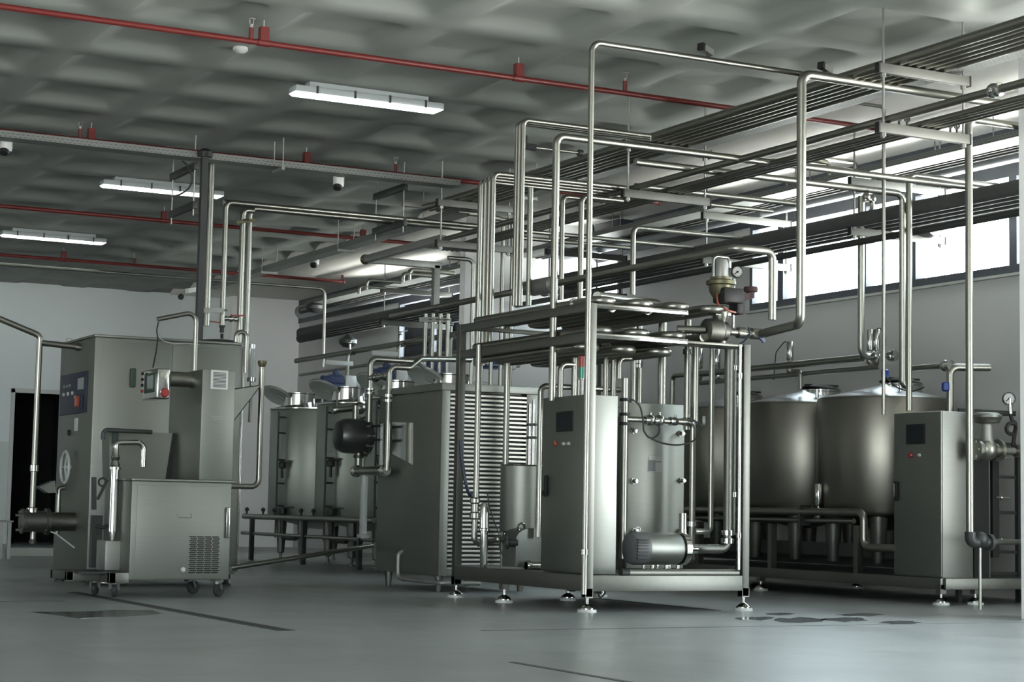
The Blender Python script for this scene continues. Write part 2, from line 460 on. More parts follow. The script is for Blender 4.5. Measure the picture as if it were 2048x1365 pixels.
# daylight: overcast sky outside, entering by the windows and an added, unseen door opening
w = bpy.data.worlds.new('sky'); SC.world = w; w.use_nodes = True
bg = w.node_tree.nodes['Background']
tc = w.node_tree.nodes.new('ShaderNodeTexCoord')
sx = w.node_tree.nodes.new('ShaderNodeSeparateXYZ'); w.node_tree.links.new(tc.outputs['Generated'], sx.inputs[0])
cr = w.node_tree.nodes.new('ShaderNodeValToRGB')
cr.color_ramp.elements[0].position = .40; cr.color_ramp.elements[0].color = (4.4, 4.4, 4.2, 1)
cr.color_ramp.elements[1].position = .56; cr.color_ramp.elements[1].color = (1.30, 1.52, 1.66, 1)
mr = w.node_tree.nodes.new('ShaderNodeMapRange'); mr.inputs['From Min'].default_value = -1; mr.inputs['From Max'].default_value = 1
w.node_tree.links.new(sx.outputs['Z'], mr.inputs['Value']); w.node_tree.links.new(mr.outputs['Result'], cr.inputs['Fac'])
# sky and ground set brighter towards the window side, dimmer all other ways
mrx = w.node_tree.nodes.new('ShaderNodeMapRange'); mrx.inputs['From Min'].default_value = .05; mrx.inputs['From Max'].default_value = .6
mrx.inputs['To Min'].default_value = .46; mrx.inputs['To Max'].default_value = 1.0
w.node_tree.links.new(sx.outputs['X'], mrx.inputs['Value'])
mulx = w.node_tree.nodes.new('ShaderNodeMixRGB'); mulx.blend_type = 'MULTIPLY'; mulx.inputs['Fac'].default_value = 1
w.node_tree.links.new(cr.outputs['Color'], mulx.inputs['Color1']); w.node_tree.links.new(mrx.outputs['Result'], mulx.inputs['Color2'])
w.node_tree.links.new(mulx.outputs['Color'], bg.inputs['Color'])
bg.inputs['Strength'].default_value = 16.0
def portal(y0, y1, z0, z1, left=False):
    l = bpy.data.lights.new('sky_portal', 'AREA'); l.shape = 'RECTANGLE'; l.size = z1-z0; l.size_y = y1-y0
    o = bpy.data.objects.new('sky_portal', l); COL.objects.link(o)
    o.location = (XW+.12, (y0+y1)/2, (z0+z1)/2); o.rotation_euler = (0, PI/2, 0)   # -Z of the light looks to -X
    if left: l.size, l.size_y = BW1-BW0, BZ1-BZ0; o.location = ((BW0+BW1)/2, Y0R-.1, (BZ0+BZ1)/2); o.rotation_euler = (PI/2, 0, PI)
    l.cycles.is_portal = True
for a_, b_ in ((16.8, 8.3), (22.1, 19.55), (26.05, 23.7), (5.5, 1.4)): portal(b_, a_, SILL, HEAD)
portal(4.8, 8.4, 0, 2.85)
portal(0, 1, 0, 1, True)
SC.view_settings.view_transform = 'Standard'; SC.view_settings.look = 'None'
SC.view_settings.gamma = 1; SC.view_settings.exposure = -.22; SC.view_settings.use_curve_mapping = False
# ------------------------------------------------------------------ ceiling lamps
def lamp(x, y, label, led=False):
    t = thing('ceiling_light', label, 'ceiling light', (x, y, ZC), 'fluorescent lights on the ceiling')
    L = .685
    mb = MB(); mb.box(x-L, y-.085, ZC-.10, x+L, y+.085, ZC-.045, .012)
    mb.box(x-L*.8, y-.05, ZC-.045, x+L*.8, y+.05, ZC+.002)
    obj('housing', mb, M['lampside'], t)
    mb = MB(); mb.prism([(x-L, y-.075, ZC-.10), (x+L, y-.075, ZC-.10), (x+L-.03, y-.075, ZC-.118), (x-L+.03, y-.075, ZC-.118)], (0, .15, 0))
    obj('diffuser', mb, M['lamp'], t)
    for k in (-.72, -.22, .25, .74):
        mb = MB(); mb.box(x+k*L-.008, y-.092, ZC-.105, x+k*L+.008, y-.08, ZC-.04)
        obj('clip', mb, M['darkmetal'], t)
lamp(6.24, 14.55, 'lit fluorescent ceiling light nearest the camera, above the first red pipe gap')
lamp(6.15, 20.0, 'lit fluorescent ceiling light partly behind the dark column and steel risers')
lamp(6.10, 24.55, 'lit fluorescent ceiling light farthest back, at the left edge near the far wall')
for x, y in ((6.2, 9.0), (6.2, 3.5), (.6, 14.5), (.6, 9.0), (.6, 20.0), (.6, 24.5)): lamp(x, y, 'added unseen fluorescent ceiling light that brightens the room')  # unseen lamps added only to brighten the room
def batten(a, b, label):
    t = thing('ceiling_batten', label, 'ceiling light', ((a+b)/2), 'battens along the windows')
    d = (b-a).normalized()
    mb = MB(); mb.beam(a+V(0, 0, .03), b+V(0, 0, .03), .05, .03); obj('housing', mb, M['white'], t)
    mb = MB(); mb.tube([a-d*.0, b+d*.0], .02); obj('tube', mb, M['led'], t)
    mb = MB()
    for k in (.18, .85):
        p = a.lerp(b, k); mb.cyl(p+V(0, 0, .04), V(p.x, p.y, ZC), .006, n=6)
    obj('hanger', mb, M['galv'], t)
batten(A(1840, 321, X=11.0), A(2014, 279, X=11.0), 'bright batten light hung along the window wall at upper right')
batten(A(1583, 382, X=11.0), A(1626, 371, X=11.0), 'short bright batten light behind the second big overhead pipe')
batten(A(1220, 466, X=11.0), A(1244, 459, X=11.0), 'small bright batten light in the dark recess beside the white pillar')
# ------------------------------------------------------------------ red sprinkler pipes
def sprinkler(label, Y, zr, x0, x1, clamps, heads, r, endcap=False):
    mb = MB(); mb.tube([(x0, Y, zr), (x1, Y, zr)], r)
    if endcap: mb.sph((x1, Y, zr), r*1.35); mb.cyl((x1-.02, Y, zr), (x1-.02, Y, zr+.1), r*.8)
    t = tag(obj('sprinkler_pipe', mb, M['red']), label, 'pipe', 'red sprinkler pipes')
    for px, py in clamps:
        x = A(px, py, Y=Y).x
        mb = MB(); mb.cyl((x-.045, Y, zr), (x+.045, Y, zr), r*1.25); mb.box(x-.032, Y-.03, zr+r*.6, x+.032, Y+.03, zr+.115)
        c = obj('pipe_clamp', mb, M['red'], t)
        mb = MB(); mb.cyl((x, Y, zr+.11), (x, Y, ZC), .006, n=6); obj('rod', mb, M['galv'], c)
    for px, py in heads:
        x = A(px, py, Y=Y).x
        mb = MB(); mb.cyl((x, Y, zr), (x, Y, zr+.1), .018); obj('riser_nipple', mb, M['red'], t)
        mb = MB(); mb.cyl((x, Y, zr+.1), (x, Y, zr+.125), .014); mb.beam((x-.014, Y, zr+.125), (x-.014, Y, zr+.16), .005, .008); mb.beam((x+.014, Y, zr+.125), (x+.014, Y, zr+.16), .005, .008)
        mb.cyl((x, Y, zr+.16), (x, Y, zr+.165), .03); obj('sprinkler_head', mb, M['galv'], t)
ZR = 4.07
YR = [A(700, 110, Z=ZR).y, A(512, 317.5, Z=ZR).y, A(512, 458.5, Z=ZR).y, A(450, 545, Z=ZR).y]
sprinkler('longest red sprinkler pipe, nearest the camera, crossing the whole coffered ceiling', YR[0], ZR, -3, A(1748, 252, Y=YR[0]).x, [(527, 85), (1037, 155)], [(502, 80), (1250, 182)], .022)
sprinkler('second red sprinkler pipe, passing behind the dark column top', YR[1], ZR, -3, A(1318, 402, Y=YR[1]).x, [(182, 280), (613, 325)], [(160, 275), (791, 345)], .023, True)
sprinkler('third red sprinkler pipe, below the middle lit ceiling light', YR[2], ZR, -3, A(850, 486, Y=YR[2]).x, [(328, 440), (726, 474)], [], .024)
sprinkler('farthest red sprinkler pipe, ending in an upturned cap before the white pillar', YR[3], ZR, -3, A(687, 561, Y=YR[3]).x, [(127, 518)], [(268, 528)], .023, True)
# ------------------------------------------------------------------ perforated cable trays
def ctray(label, a, b, w, h=.06, hang=(), group='perforated cable trays'):
    a, b = Vector(a), Vector(b); d = (b-a).normalized(); s = Vector((d.y, -d.x, 0))
    mb = MB(); mb.beam(a, b, w, .004)
    mb.beam(a+s*w/2+V(0, 0, h/2), b+s*w/2+V(0, 0, h/2), .004, h); mb.beam(a-s*w/2+V(0, 0, h/2), b-s*w/2+V(0, 0, h/2), .004, h)
    t = tag(obj('cable_tray', mb, M['trayx' if abs(d.x) > .5 else 'trayy']), label, 'cable tray', group)
    for p in hang:
        q = a.lerp(b, p)
        mb = MB(); mb.beam(q-s*(w/2+.03)-V(0, 0, .02), q+s*(w/2+.03)-V(0, 0, .02), .03, .03)
        for k in (-1, 1): mb.cyl(q+s*k*(w/2+.02)-V(0, 0, .03), (q+s*k*(w/2+.02)).to_2d().to_3d()+V(0, 0, ZC), .006, n=6)
        obj('hanger', mb, M['galv'], t)
    for k in (-.25, -.05, .2):
        mb = MB(); mb.tube([a+s*k*w+V(0, 0, .018), b+s*k*w+V(0, 0, .018)], .014, n=6); obj('cable', mb, M['black'], t)
    return t
ctray('long perforated cable tray on the right side of the upper pipe rack', (8.955, 6.0, 3.885), (8.955, 26.6, 3.885), .17, .07, (.52, .63, .75, .88))
zt = 3.96
yt = A(420, 322, Z=zt).y
ctray('perforated cable tray crossing left to right just behind the second red pipe', (-3, yt, zt), (8.3, yt, zt), .2, .06, (.3, .55, .83))
# ------------------------------------------------------------------ main pipe rack: trapeze hangers in two tiers
ZU, ZL = 3.85, 3.43
def trapeze(label, x0, x1, y, zs, group='trapeze hangers of the main pipe rack', along='x', mat='galv', w=.042):
    t = thing('trapeze_hanger', label, 'hanger', ((x0+x1)/2, y, zs[-1]), group)
    for z in zs:
        mb = MB(); mb.box(x0-.05, y-w/2, z-.075, x1+.05, y+w/2, z-.005, .004)
        c = obj('crossbar', mb, M['hanger'], t)
        for x in (x0-.049, x1+.049):
            mb = MB(); mb.box(x-.006, y-w/2-.003, z-.078, x+.006, y+w/2+.003, z-.002); obj('end_cap', mb, M['black'], c)
    for x in (x0, x1):
        mb = MB(); mb.cyl((x, y, zs[-1]-.11), (x, y, ZC), .009, n=8)
        for z in zs: mb.cyl((x, y, z-.1), (x, y, z-.075), .02, n=6)
        obj('threaded_rod', mb, M['galv'], t)
trapeze('two-tier trapeze hanger nearest the camera at upper right, its end caps black', 8.26, 8.98, 10.2, (ZU, ZL))
trapeze('two-tier trapeze hanger in the middle of the main pipe rack, above the steel skid', 8.20, 8.98, 13.5, (ZU, ZL))
trapeze('two-tier trapeze hanger at the far end of the main pipe rack', 8.20, 8.98, 17.15, (ZU, ZL))
def run(label, pts, r, mat='pipe', group=None, bend=None, name='steel_pipe', cat='pipe', clamps=(), n=12):
    mb = MB(); mb.tube(pts, r, bend, n=n)
    t = tag(obj(name, mb, M[mat]), label, cat, group)
    for c, ax in clamps:
        c = Vector(c); ax = Vector(ax).normalized()
        mb = MB(); mb.lathe([(r*1.0, -.03), (r*1.45, -.028), (r*1.45, -.004), (r*1.15, 0), (r*1.45, .004), (r*1.45, .028), (r*1.0, .03)], c, ax, 14)
        obj('union', mb, M['polish'], t)
    return t
# upper tier: six parallel pipes, lower tier: thin pipe, and a broad group
UX = [8.40, 8.475, 8.55, 8.63, 8.71, 8.80]
ord_ = ['first (leftmost)', 'second', 'third', 'fourth', 'fifth', 'rightmost']
for i, x in enumerate(UX):
    run('steel pipe on the upper tier of the main rack, %s of six' % ord_[i], [(x, 5.5, ZU+.036), (x, 18.0-.02*i, ZU+.036)], .038 if i not in (1, 4) else .034, group='pipes on the upper tier of the main rack')
LX = [(8.31, .028), (8.585, .02), (8.635, .03), (8.70, .032), (8.755, .02)]
lo = ['set apart at the left edge', 'first of the broad group', 'left of the broad group', 'middle of the broad group', 'right of the broad group']
for i, (x, r) in enumerate(LX):
    c = run('steel pipe on the lower tier of the main rack, %s' % lo[i], [(x, 5.5, ZL+r), (x, 17.9 if i else 19.25, ZL+r)], r, group='pipes on the lower tier of the main rack')
    if i == 0:
        mb = MB(); mb.sph((x, 9.15, ZL+r), .05); mb.lathe([(r, -.07), (.045, -.06), (.045, -.03), (r, -.02)], (x, 9.15, ZL+r), (0, 1, 0), 14); obj('union', mb, M['polish'], c)
# pipe clips with wing nuts on the nearest lower crossbar
t = thing('pipe_clips', 'row of small dark bolted pipe clips on the nearest lower crossbar', 'clips', (8.6, 10.2, ZL))
for x in (8.40, 8.47, 8.86, 8.92):
    mb = MB(); mb.cyl((x, 10.2, ZL), (x, 10.2, ZL+.07), .008, n=6); mb.torus((x, 10.2, ZL+.05), .022, .007, (0, 1, 0), 12, 6); obj('clip', mb, M['darkmetal'], t)
# end frames of the rack
def sqbeam(label, segs, w, group='square tube frames at the rack ends', cat='frame'):
    mb = MB()
    for a, b in segs: mb.beam(a, b, w, w, bev=.004)
    return tag(obj('square_tube_frame', mb, M['galv']), label, cat, group)
pE = A(842, 410, Y=18.1)
zE = pE.z
sqbeam('square tube end bar closing the far end of the upper rack tier', [((8.2, 18.1, zE), (9.2, 18.1, zE))], .07)
x1 = A(880, 540, Y=19.3).x; zq = 3.47
t = sqbeam('square tube frame with a drop post at the far end of the lower rack tier', [((8.30, 19.3, zq), (x1, 19.3, zq)), ((8.30, 17.3, zq), (8.30, 19.3, zq)), ((x1-.05, 19.3, zq), (x1-.05, 19.3, ZV(870, 622, x1-.05, 19.3)))], .075)
mb = MB(); mb.sph((8.30, 19.3, zq), .06); obj('end_cap', mb, M['olive'], t)
# ------------------------------------------------------------------ second rack along the window wall
R2U, R2L = 3.77, 3.31
for lab, y in (('nearest', 13.5), ('second', 15.9), ('third', 19.2), ('farthest', 23.95)):
    trapeze('%s two-tier trapeze hanger of the pipe rack along the windows' % lab, 10.6, 11.6, y, (R2U, R2L), 'trapeze hangers along the window wall')
END = .391
for lab, x, z, r, mat in (('dark steel pipe on the upper tier along the windows, left of the clad pipe', 10.92, R2U+.04, .04, 'darkpipe'), ('second dark steel pipe on the upper tier along the windows, touching the first', 11.01, R2U+.04, .04, 'darkpipe'),
        ('thin steel pipe on the upper tier beside the perforated tray along the windows', 10.84, R2U+.02, .02, 'pipe'), ('big silver clad pipe on the upper tier along the windows', 11.28, R2U+.11, .11, 'alu'),
        ('thick black insulated pipe on the lower tier along the windows, nearest the room', 10.62, R2L+.065, .065, 'darkpipe'), ('thick black insulated pipe on the lower tier along the windows, second from the room', 10.755, R2L+.065, .065, 'darkpipe'),
        ('thick black insulated pipe on the lower tier along the windows, third from the room', 10.89, R2L+.06, .06, 'darkpipe'), ('thick black insulated pipe on the lower tier along the windows, nearest the glass', 11.03, R2L+.07, .07, 'darkpipe')):
    run(lab, [(x, 7.0, z), (x, x/END, z)], r, mat, 'pipes of the rack along the windows', n=18 if r > .05 else 12)
run('dark pipe hung low under the black pipes along the windows', [(10.66, 7.0, R2L-.13), (10.66, 20.5, R2L-.13)], .032, 'darkmetal')
q = A(1862, 452, X=11.42)
c = run('pale clad pipe leaving the flanged valve at the lower rack bracket for the right', [(11.42, q.y, q.z), (11.42, 6.0, q.z)], .05, 'alu')
mb = MB(); mb.lathe([(.05, -.09), (.10, -.08), (.115, -.02), (.115, .02), (.10, .06), (.055, .07)], (11.42, q.y, q.z), (0, -1, 0), 22); mb.cyl((11.42, q.y, q.z), (11.42, q.y+.4, q.z), .045); obj('flanged_valve', mb, M['galv'], c)
for k in range(4):
    mb = MB(); p = V(11.42-.35+.1*k, q.y+.12, q.z-.0); mb.sph(p, .03); mb.cyl(p, p+V(0, 0, -.05), .02); obj('bolt', mb, M['darkmetal'], c)
ctray('pale perforated cable tray on the upper tier along the windows', (10.67, 7, R2U+.005), (10.67, 26.8, R2U+.005), .25, .05)
# ------------------------------------------------------------------ left rack: X-running pair with trapezes along Y
def trapezeY(label, x, y0, y1, zs):
    t = thing('trapeze_hanger', label, 'hanger', (x, (y0+y1)/2, zs[-1]), 'trapeze hangers of the cross pipes')
    for z in zs:
        mb = MB(); mb.box(x-.021, y0-.05, z-.075, x+.021, y1+.05, z-.005, .004); obj('crossbar', mb, M['darkmetal'], t)
    for y in (y0, y1):
        mb = MB(); mb.cyl((x, y, zs[-1]-.14), (x, y, ZC), .007, n=8); obj('threaded_rod', mb, M['galv'], t)
trapezeY('two-tier dark trapeze hanger beside the dark column', 5.62, 17.27, 17.95, (3.98, 3.60))
trapezeY('two-tier dark trapeze hanger near the dome camera in the middle of the ceiling', 7.90, 17.42, 18.12, (4.02, 3.65))
# ------------------------------------------------------------------ cameras and detectors
def dome(label, p, r, down=.12, mat='white'):
    t = thing('ceiling_camera', label, 'security camera', (p.x, p.y, p.z), 'dome cameras under the ceiling')
    mb = MB(); mb.lathe([(r*.2, down+.06), (r, down), (r, down*.2), (r*.9, 0)], p, n=20); obj('housing', mb, M[mat], t)
    mb = MB(); mb.lathe([(r*.85, .0), (r*.7, -.03), (0, -.045)], p+V(-.02, -.02, 0), (.25, .5, 1), 16); obj('lens_dome', mb, M['black'], t)
dome('white dome camera at the left edge under the second red pipe', A(12, 303, Y=17.2), .055)
dome('white dome camera in the middle of the ceiling beside the cross pipes', A(677, 374, Y=17.2), .055)
dome('white dome camera under the long perforated tray', A(629, 530, Y=23.0), .06)
dome('pale dome camera beyond the nearest trapeze rod at upper right', A(1771, 205, Y=13.2), .075, .13)
t = thing('bullet_camera', 'small white bullet camera beside the dark column', 'security camera', A(372, 590, Y=19.5))
p = A(383, 583, Y=19.5)
mb = MB(); mb.beam(p-V(.05, .0, -.0), p+V(.06, .05, .03), .06, .05); obj('housing', mb, M['white'], t)
mb = MB(); mb.sph(A(362, 594, Y=19.5), .034); obj('lens', mb, M['black'], t)
mb = MB(); mb.beam(p+V(.06, .05, .03), V(p.x+.12, p.y+.05, p.z+.08), .02, .02); mb.cyl((p.x+.12, p.y+.05, p.z+.06), (p.x+.12, p.y+.05, ZC), .012); obj('bracket', mb, M['white'], t)
p = A(481, 95, Z=ZC)
mb = MB(); mb.lathe([(.055, 0), (.06, -.025), (.035, -.045), (0, -.05)], p+V(0, 0, .002)); tag(obj('smoke_detector', mb, M['white']), 'small white smoke detector under the nearest red pipe', 'smoke detector')
# ------------------------------------------------------------------ risers and cross pipes of the middle
def riser(label, bot, top, plane, right=None, r=.026, dz=0.0, x2=None, group='steel risers with cross pipes', bend=None, clamps=(), mat='pipe', zb=None, zend=None):
    """vertical pipe through two pixels with an elbow and a run along X that ends at a pixel column"""
    q = A(bot[0], bot[1], **plane)
    x, y = q.x, q.y
    zt = ZV(top[0], top[1], x, y)
    b = q if zb is None else V(x, y, zb)
    pts = [b, V(x, y, zt)]
    if right is not None:
        xe = x2 if x2 is not None else A(right[0], right[1], Y=y).x
        pts.append(V(xe, y, zt))
        if zend is not None: pts.append(V(xe, y, zend))
    return run(label, pts, r, mat, group, bend, clamps=[((x, y, ZV(c[0], c[1], x, y)), (0, 0, 1)) for c in clamps])
SX0, SY0 = 6.65, 11.42      # near corner of the process skid
# tall thin conduit at the near corner of the skid
q = A(1192, 1185, X=SX0-.03)
yv, xv = 11.38, SX0-.05
zt = ZV(1204, 84, xv, yv)
c = run('tall thin steel conduit rising before the near skid post, then running right under the ceiling', [(xv, yv, ZV(1186, 1190, xv, yv)), (xv, yv, zt), (A(1690, 141, Y=yv).x, yv, zt)], .0205, bend=.07)
mb = MB(); mb.lathe([(.02, -.02), (.027, -.018), (.027, .018), (.02, .02)], (xv, yv, ZV(1190, 1105, xv, yv)), n=12); obj('coupling', mb, M['polish'], c)
for px, py, lab in ((1416, 96, 'left of the pair'), (1655, 126, 'right of the pair')):
    p = A(px, py+8, Y=yv); p.z = zt
    t = thing('beam_detector', 'small dark sensor head on a stub on the thin ceiling conduit, %s' % lab, 'sensor', p, 'sensor heads on the ceiling conduit')
    mb = MB(); mb.cyl(p, p+V(0, 0, .05), .012); obj('stub', mb, M['darkmetal'], t)
    mb = MB(); mb.beam(p+V(-.05, 0, .085), p+V(.05, .03, .06), .05, .045); obj('head', mb, M['galv'], t)
    mb = MB(); mb.beam(p+V(-.075, -.01, .09), p+V(-.05, 0, .085), .055, .05); obj('hood', mb, M['black'], t)
# three pipes that turn right under the rack
for i, (bx, tx, px) in enumerate(((1028, 1035, 1040), (1033, 1041, 1040), (1040, 1050, 1040))):
    riser('tall steel riser over the skid, %s of a close trio with elbows to the right' % ('left', 'middle', 'right')[i], (bx, 612), (tx+3, 240+(2-i)*3), dict(Y=13.0-.14*i), (1300, 275), .019, group='close trio of tall risers')
riser('thick steel riser behind the tall thin conduit, turning right below the trio', (1106, 690), (1117, 272), dict(Y=12.0), (1985, 366), .0275, zb=1.5)
# group of four to five near the left skid post
for i, (bx, tx, ty, yy) in enumerate(((956, 962, 362, 14.1), (966, 973, 357, 14.0), (974, 982, 352, 13.85), (981, 991, 347, 13.6))):
    riser('steel riser before the louvred chiller, %s of a close group of four' % ('leftmost', 'second', 'third', 'rightmost')[i], (bx, 640), (tx+3, ty), dict(Y=yy), (1256, 385), .0225, group='close group of four risers', zb=1.9, clamps=((bx, 640+8),) if i < 1 else ())
riser('short steel riser right of the trio, ending in an open stub below the rack', (1057, 612), (1063, 375), dict(Y=13.3), None, .0225)
riser('steel riser left of the pale duct, turning right behind the thick riser', (1122, 600), (1131, 393), dict(Y=14.2), (1225, 398), .021)
riser('steel riser right of its twin, turning right behind the tall thin conduit', (1160, 600), (1170, 393), dict(Y=14.0), (1245, 396), .024)
riser('steel riser rising behind the skid coils, turning right along the window rack', (1265, 590), (1271, 455), dict(Y=15.2), (1482, 476), .025)
# big pipe with elbow at the right of the skid
zv0 = A(1428, 663, Y=11.55).z
q = A(1601, 648, Z=zv0); xb, YB = q.x, q.y
zt, zb_ = ZV(1620, 147, xb, YB), zv0
ps = V(A(1516, 660, Y=11.55).x, 11.52, zv0)
run('thick steel pipe looping from the skid valve up to the rack and right', [ps, (xb, YB, zb_), (xb, YB, zt), (A(2046, 196, Y=YB).x, YB, zt)], .034, bend=.075)
# pipes at the right side
def vline(label, bot, top, plane, r, left=None, right=None, botr=None, group='risers in front of the windows', **k):
    q = A(bot[0], bot[1], **plane); x, y = q.x, q.y
    zt = ZV(top[0], top[1], x, y)
    pts = [V(x, y, q.z), V(x, y, zt)]
    if left: pts.append(V(A(left[0], left[1], Y=y).x, y, zt))
    if right: pts.append(V(A(right[0], right[1], Y=y).x, y, zt))
    if botr: pts.insert(0, V(A(botr[0], botr[1], Y=y).x, y, q.z))
    return run(label, pts, r, group=group, **k)
c = vline('steel riser in front of the windows with a valve loop at its top', (1722, 712), (1727, 392), dict(X=10.7), .031, botr=(1750, 718))
o3 = ORG[c.name]; q = A(1727, 400, X=10.7)
zt = ZV(1727, 400, q.x, q.y)
mb = MB(); mb.tube([V(q.x, q.y, zt), V(q.x+.1, q.y, zt+.02), V(q.x+.1, q.y, zt-.09), V(q.x+.02, q.y, zt-.14)], .022); mb.sph((q.x+.03, q.y, zt+.03), .04); mb.sph((q.x+.1, q.y, zt+.02), .035)
obj('valve_loop', mb, M['pipe'], c)
vline('thin steel conduit in front of the nearest tank, bent left under the ceiling', (1767, 830), (1763, 214), dict(X=10.15), .0155, left=(1690, 214))
vline('steel riser bent at top and bottom, fed by a long pipe from the left', (1805, 772), (1797, 388), dict(X=10.5), .03, left=(1270, 380), botr=(1822, 774))
vline('steel riser turning right in front of the widest window', (1818, 822), (1821, 350), dict(X=10.35), .0265, right=(2000, 362))
vline('tall steel riser in front of the right cabinet, turning right below the rack', (1940, 1075), (1942, 238), dict(Y=11.3), .0305, right=(2060, 232), bend=.06)
# thin pipes feeding the ceiling on the right
for lab, a, b, Y, r in (('long thin steel pipe passing from the rack to the right below the pale ceiling', (1545, 322), (1800, 354), 13.9, .022),
        ('short steel pipe ending in a dark gap beside the big looped pipe, upper of two', (1590, 407), (1700, 420), 16.5, .028),
        ('short steel pipe beside the big looped pipe, lower of two', (1556, 415), (1700, 425), 16.2, .02),
        ('thin cross pipe above the windows ending in a short hook', (1823, 346), (1992, 362), 14.2, .016),
        ('steel cross pipe through the middle trapeze hanger, upper of two', (1270, 372), (1600, 405), 14.0, .026),
        ('steel cross pipe through the middle trapeze hanger, lower of two', (1262, 392), (1545, 410), 13.7, .02),
        ('long steel cross pipe under the rack ending left of the windows, upper', (1045, 462), (1385, 488), 15.9, .022),
        ('steel cross pipe under the rack behind the risers, lower', (1045, 476), (1260, 493), 16.1, .022),
        ('short steel cross pipe above the dark pipes at left of the white pillar', (845, 487), (960, 492), 18.6, .05)):
    p = A(a[0], a[1], Y=Y); e = A(b[0], b[1], Y=Y)
    run(lab, [p, V(e.x, Y, p.z)], r, group='short cross pipes under the ceiling')
# curled white-lit drain bends near the ceiling at centre left and right
for lab, pts in (('small hooked steel pipe hanging beside the lower rack end, left', ((718, 588), (722, 573), (770, 576))), ('small hooked steel pipe hanging beside the lower rack end, second', ((733, 580), (737, 560), (802, 566))),
        ('thicker hooked pipe under the ceiling, third from the left', ((805, 565), (812, 548), (868, 551))), ('thicker hooked pipe under the ceiling, fourth from the left', ((818, 560), (825, 540), (908, 543))),
        ('hooked pipe beside the white pillar edge', ((918, 530), (922, 520), (932, 518)))):
    Yh = 21.5
    P3 = [A(px, py, Y=Yh) for px, py in pts]
    P3[1].x = P3[0].x; P3[2].z = P3[1].z
    run(lab, P3, .028 if 'thick' in lab else .02, group='hooked drain pipes under the ceiling', bend=.06)
for lab, pts in (('hooked drain pipe under the pale ceiling right of the big looped pipe', ((1659, 362), (1659, 326), (1600, 320))), ('second hooked drain pipe under the pale ceiling, right of its twin', ((1711, 344), (1711, 325), (1640, 316)))):
    P3 = [A(px, py, Y=14.6) for px, py in pts]
    P3[1].x = P3[0].x; P3[2].z = P3[1].z
    run(lab, P3, .022, group='hooked drain pipes under the ceiling', bend=.05)
# pale duct-like silencer and its horizontal pipe, pipe that bends beside the gauge
YN = 13.3
a0, a1, a2 = A(880, 612, X=7.0), A(1075, 572, X=7.4), A(1470, 494, X=7.9)
p0, p1, p2 = V(7.35, 15.6, 2.62), A(1160, 555, X=7.35), None
xh = 7.25
P = [A(1010, 590, X=xh), A(1470, 493, X=xh)]
zh = (P[0].z+P[1].z)/2
xe = A(1545, 505, Y=P[1].y).x
c = run('long steel pipe over the skid coils with a grey muffler, bent down beside the gauge', [V(xh, 16.2, zh), V(xh, P[1].y, zh), V(xe, P[1].y, zh), V(xe, P[1].y, ZV(1538, 640, xe, P[1].y))], .027, bend=.06)
m0, m1 = A(1070, 569, X=xh).y, A(1110, 561, X=xh).y
mb = MB(); mb.lathe([(.03, -.05), (.04, 0), (.066, .03), (.066, m0-m1-.03), (.04, m0-m1), (.03, m0-m1+.04)], (xh, m1, zh), (0, 1, 0), 18); obj('muffler', mb, M['galv'], c)
# risers behind the chiller: two bundles
for i in range(4):
    px = 848+i*15
    q = A(px, 765, Y=18.7-.1*i)
    run('thin steel riser behind the chiller roof, %s of four' % ('leftmost', 'second', 'third', 'rightmost')[i], [V(q.x, q.y, .9), V(q.x, q.y, ZV(px+3, 628, q.x, q.y))], .022, group='bundle of four thin risers behind the chiller')
q = [A(848+i*15, 640, Y=18.7-.1*i) for i in range(4)]
mb = MB(); mb.beam(q[0]+V(-.05, 0, 0), q[3]+V(.05, 0, 0), .03, .05)
for k in q: mb.torus(k, .03, .008, (0, 0, 1), 14, 6)
tag(obj('pipe_clamp_bar', mb, M['galv']), 'clamp bar holding the bundle of four thin risers', 'clamp')
for i in range(5):
    px = 942+i*19.5
    q = A(px, 760, Y=17.6)
    zt = ZV(px+3, 425+i*4 if i else 520, q.x, q.y)
    run('steel riser between the chiller and the white pillar, %s of five' % ('leftmost', 'second', 'third', 'fourth', 'rightmost')[i], [V(q.x, q.y, .9), V(q.x, q.y, zt), V(q.x-.30, q.y, zt)], .0215, group='row of five risers at the white pillar', bend=.07)
# ------------------------------------------------------------------ left risers above the freezing machine
xc, yc = A(400, 600, Y=16.9).x, 16.9
zt = ZV(407, 304, xc, yc)
mb = MB(); mb.beam((xc, yc, 1.5), (xc, yc, zt), .062, .062, (1, 0, 0)); 
t = tag(obj('support_column', mb, M['darkmetal']), 'dark square support column standing behind the freezing machine up to the ceiling', 'column')
mb = MB(); mb.lathe([(.07, -.05), (.075, 0), (.03, .03)], (xc, yc, zt)); obj('cap', mb, M['black'], t)
def lrise(label, bot, top, Y, r, right=None, clamps=(), zb=None, bend=None):
    return riser(label, bot, top, dict(Y=Y), right, r, group='steel risers above the freezing machine', clamps=clamps, zb=zb, bend=bend)
l1 = lrise('plain steel riser just right of the dark column, ending in a small dark valve', (413, 652), (424, 318), 17.3, .031)
l2 = lrise('steel riser with two red-handled valves at its foot, turning right at the lit ceiling light', (444, 655), (449, 404), 17.4, .026, (955, 452))
l3 = lrise('steel riser with the small top elbow left of its twin above the freezing machine', (478, 688), (486, 420), 17.5, .029, (508, 420))
l4 = lrise('steel riser turning right into the long cross pipe above the tanks', (491, 690), (500, 416), 17.7, .031, (968, 462))
run('thick cross pipe running beside the long cross pipes above the tanks', [A(447, 405, Y=18.0), V(8.6, 18.0, A(447, 405, Y=18.0).z)], .03, group='steel risers above the freezing machine')
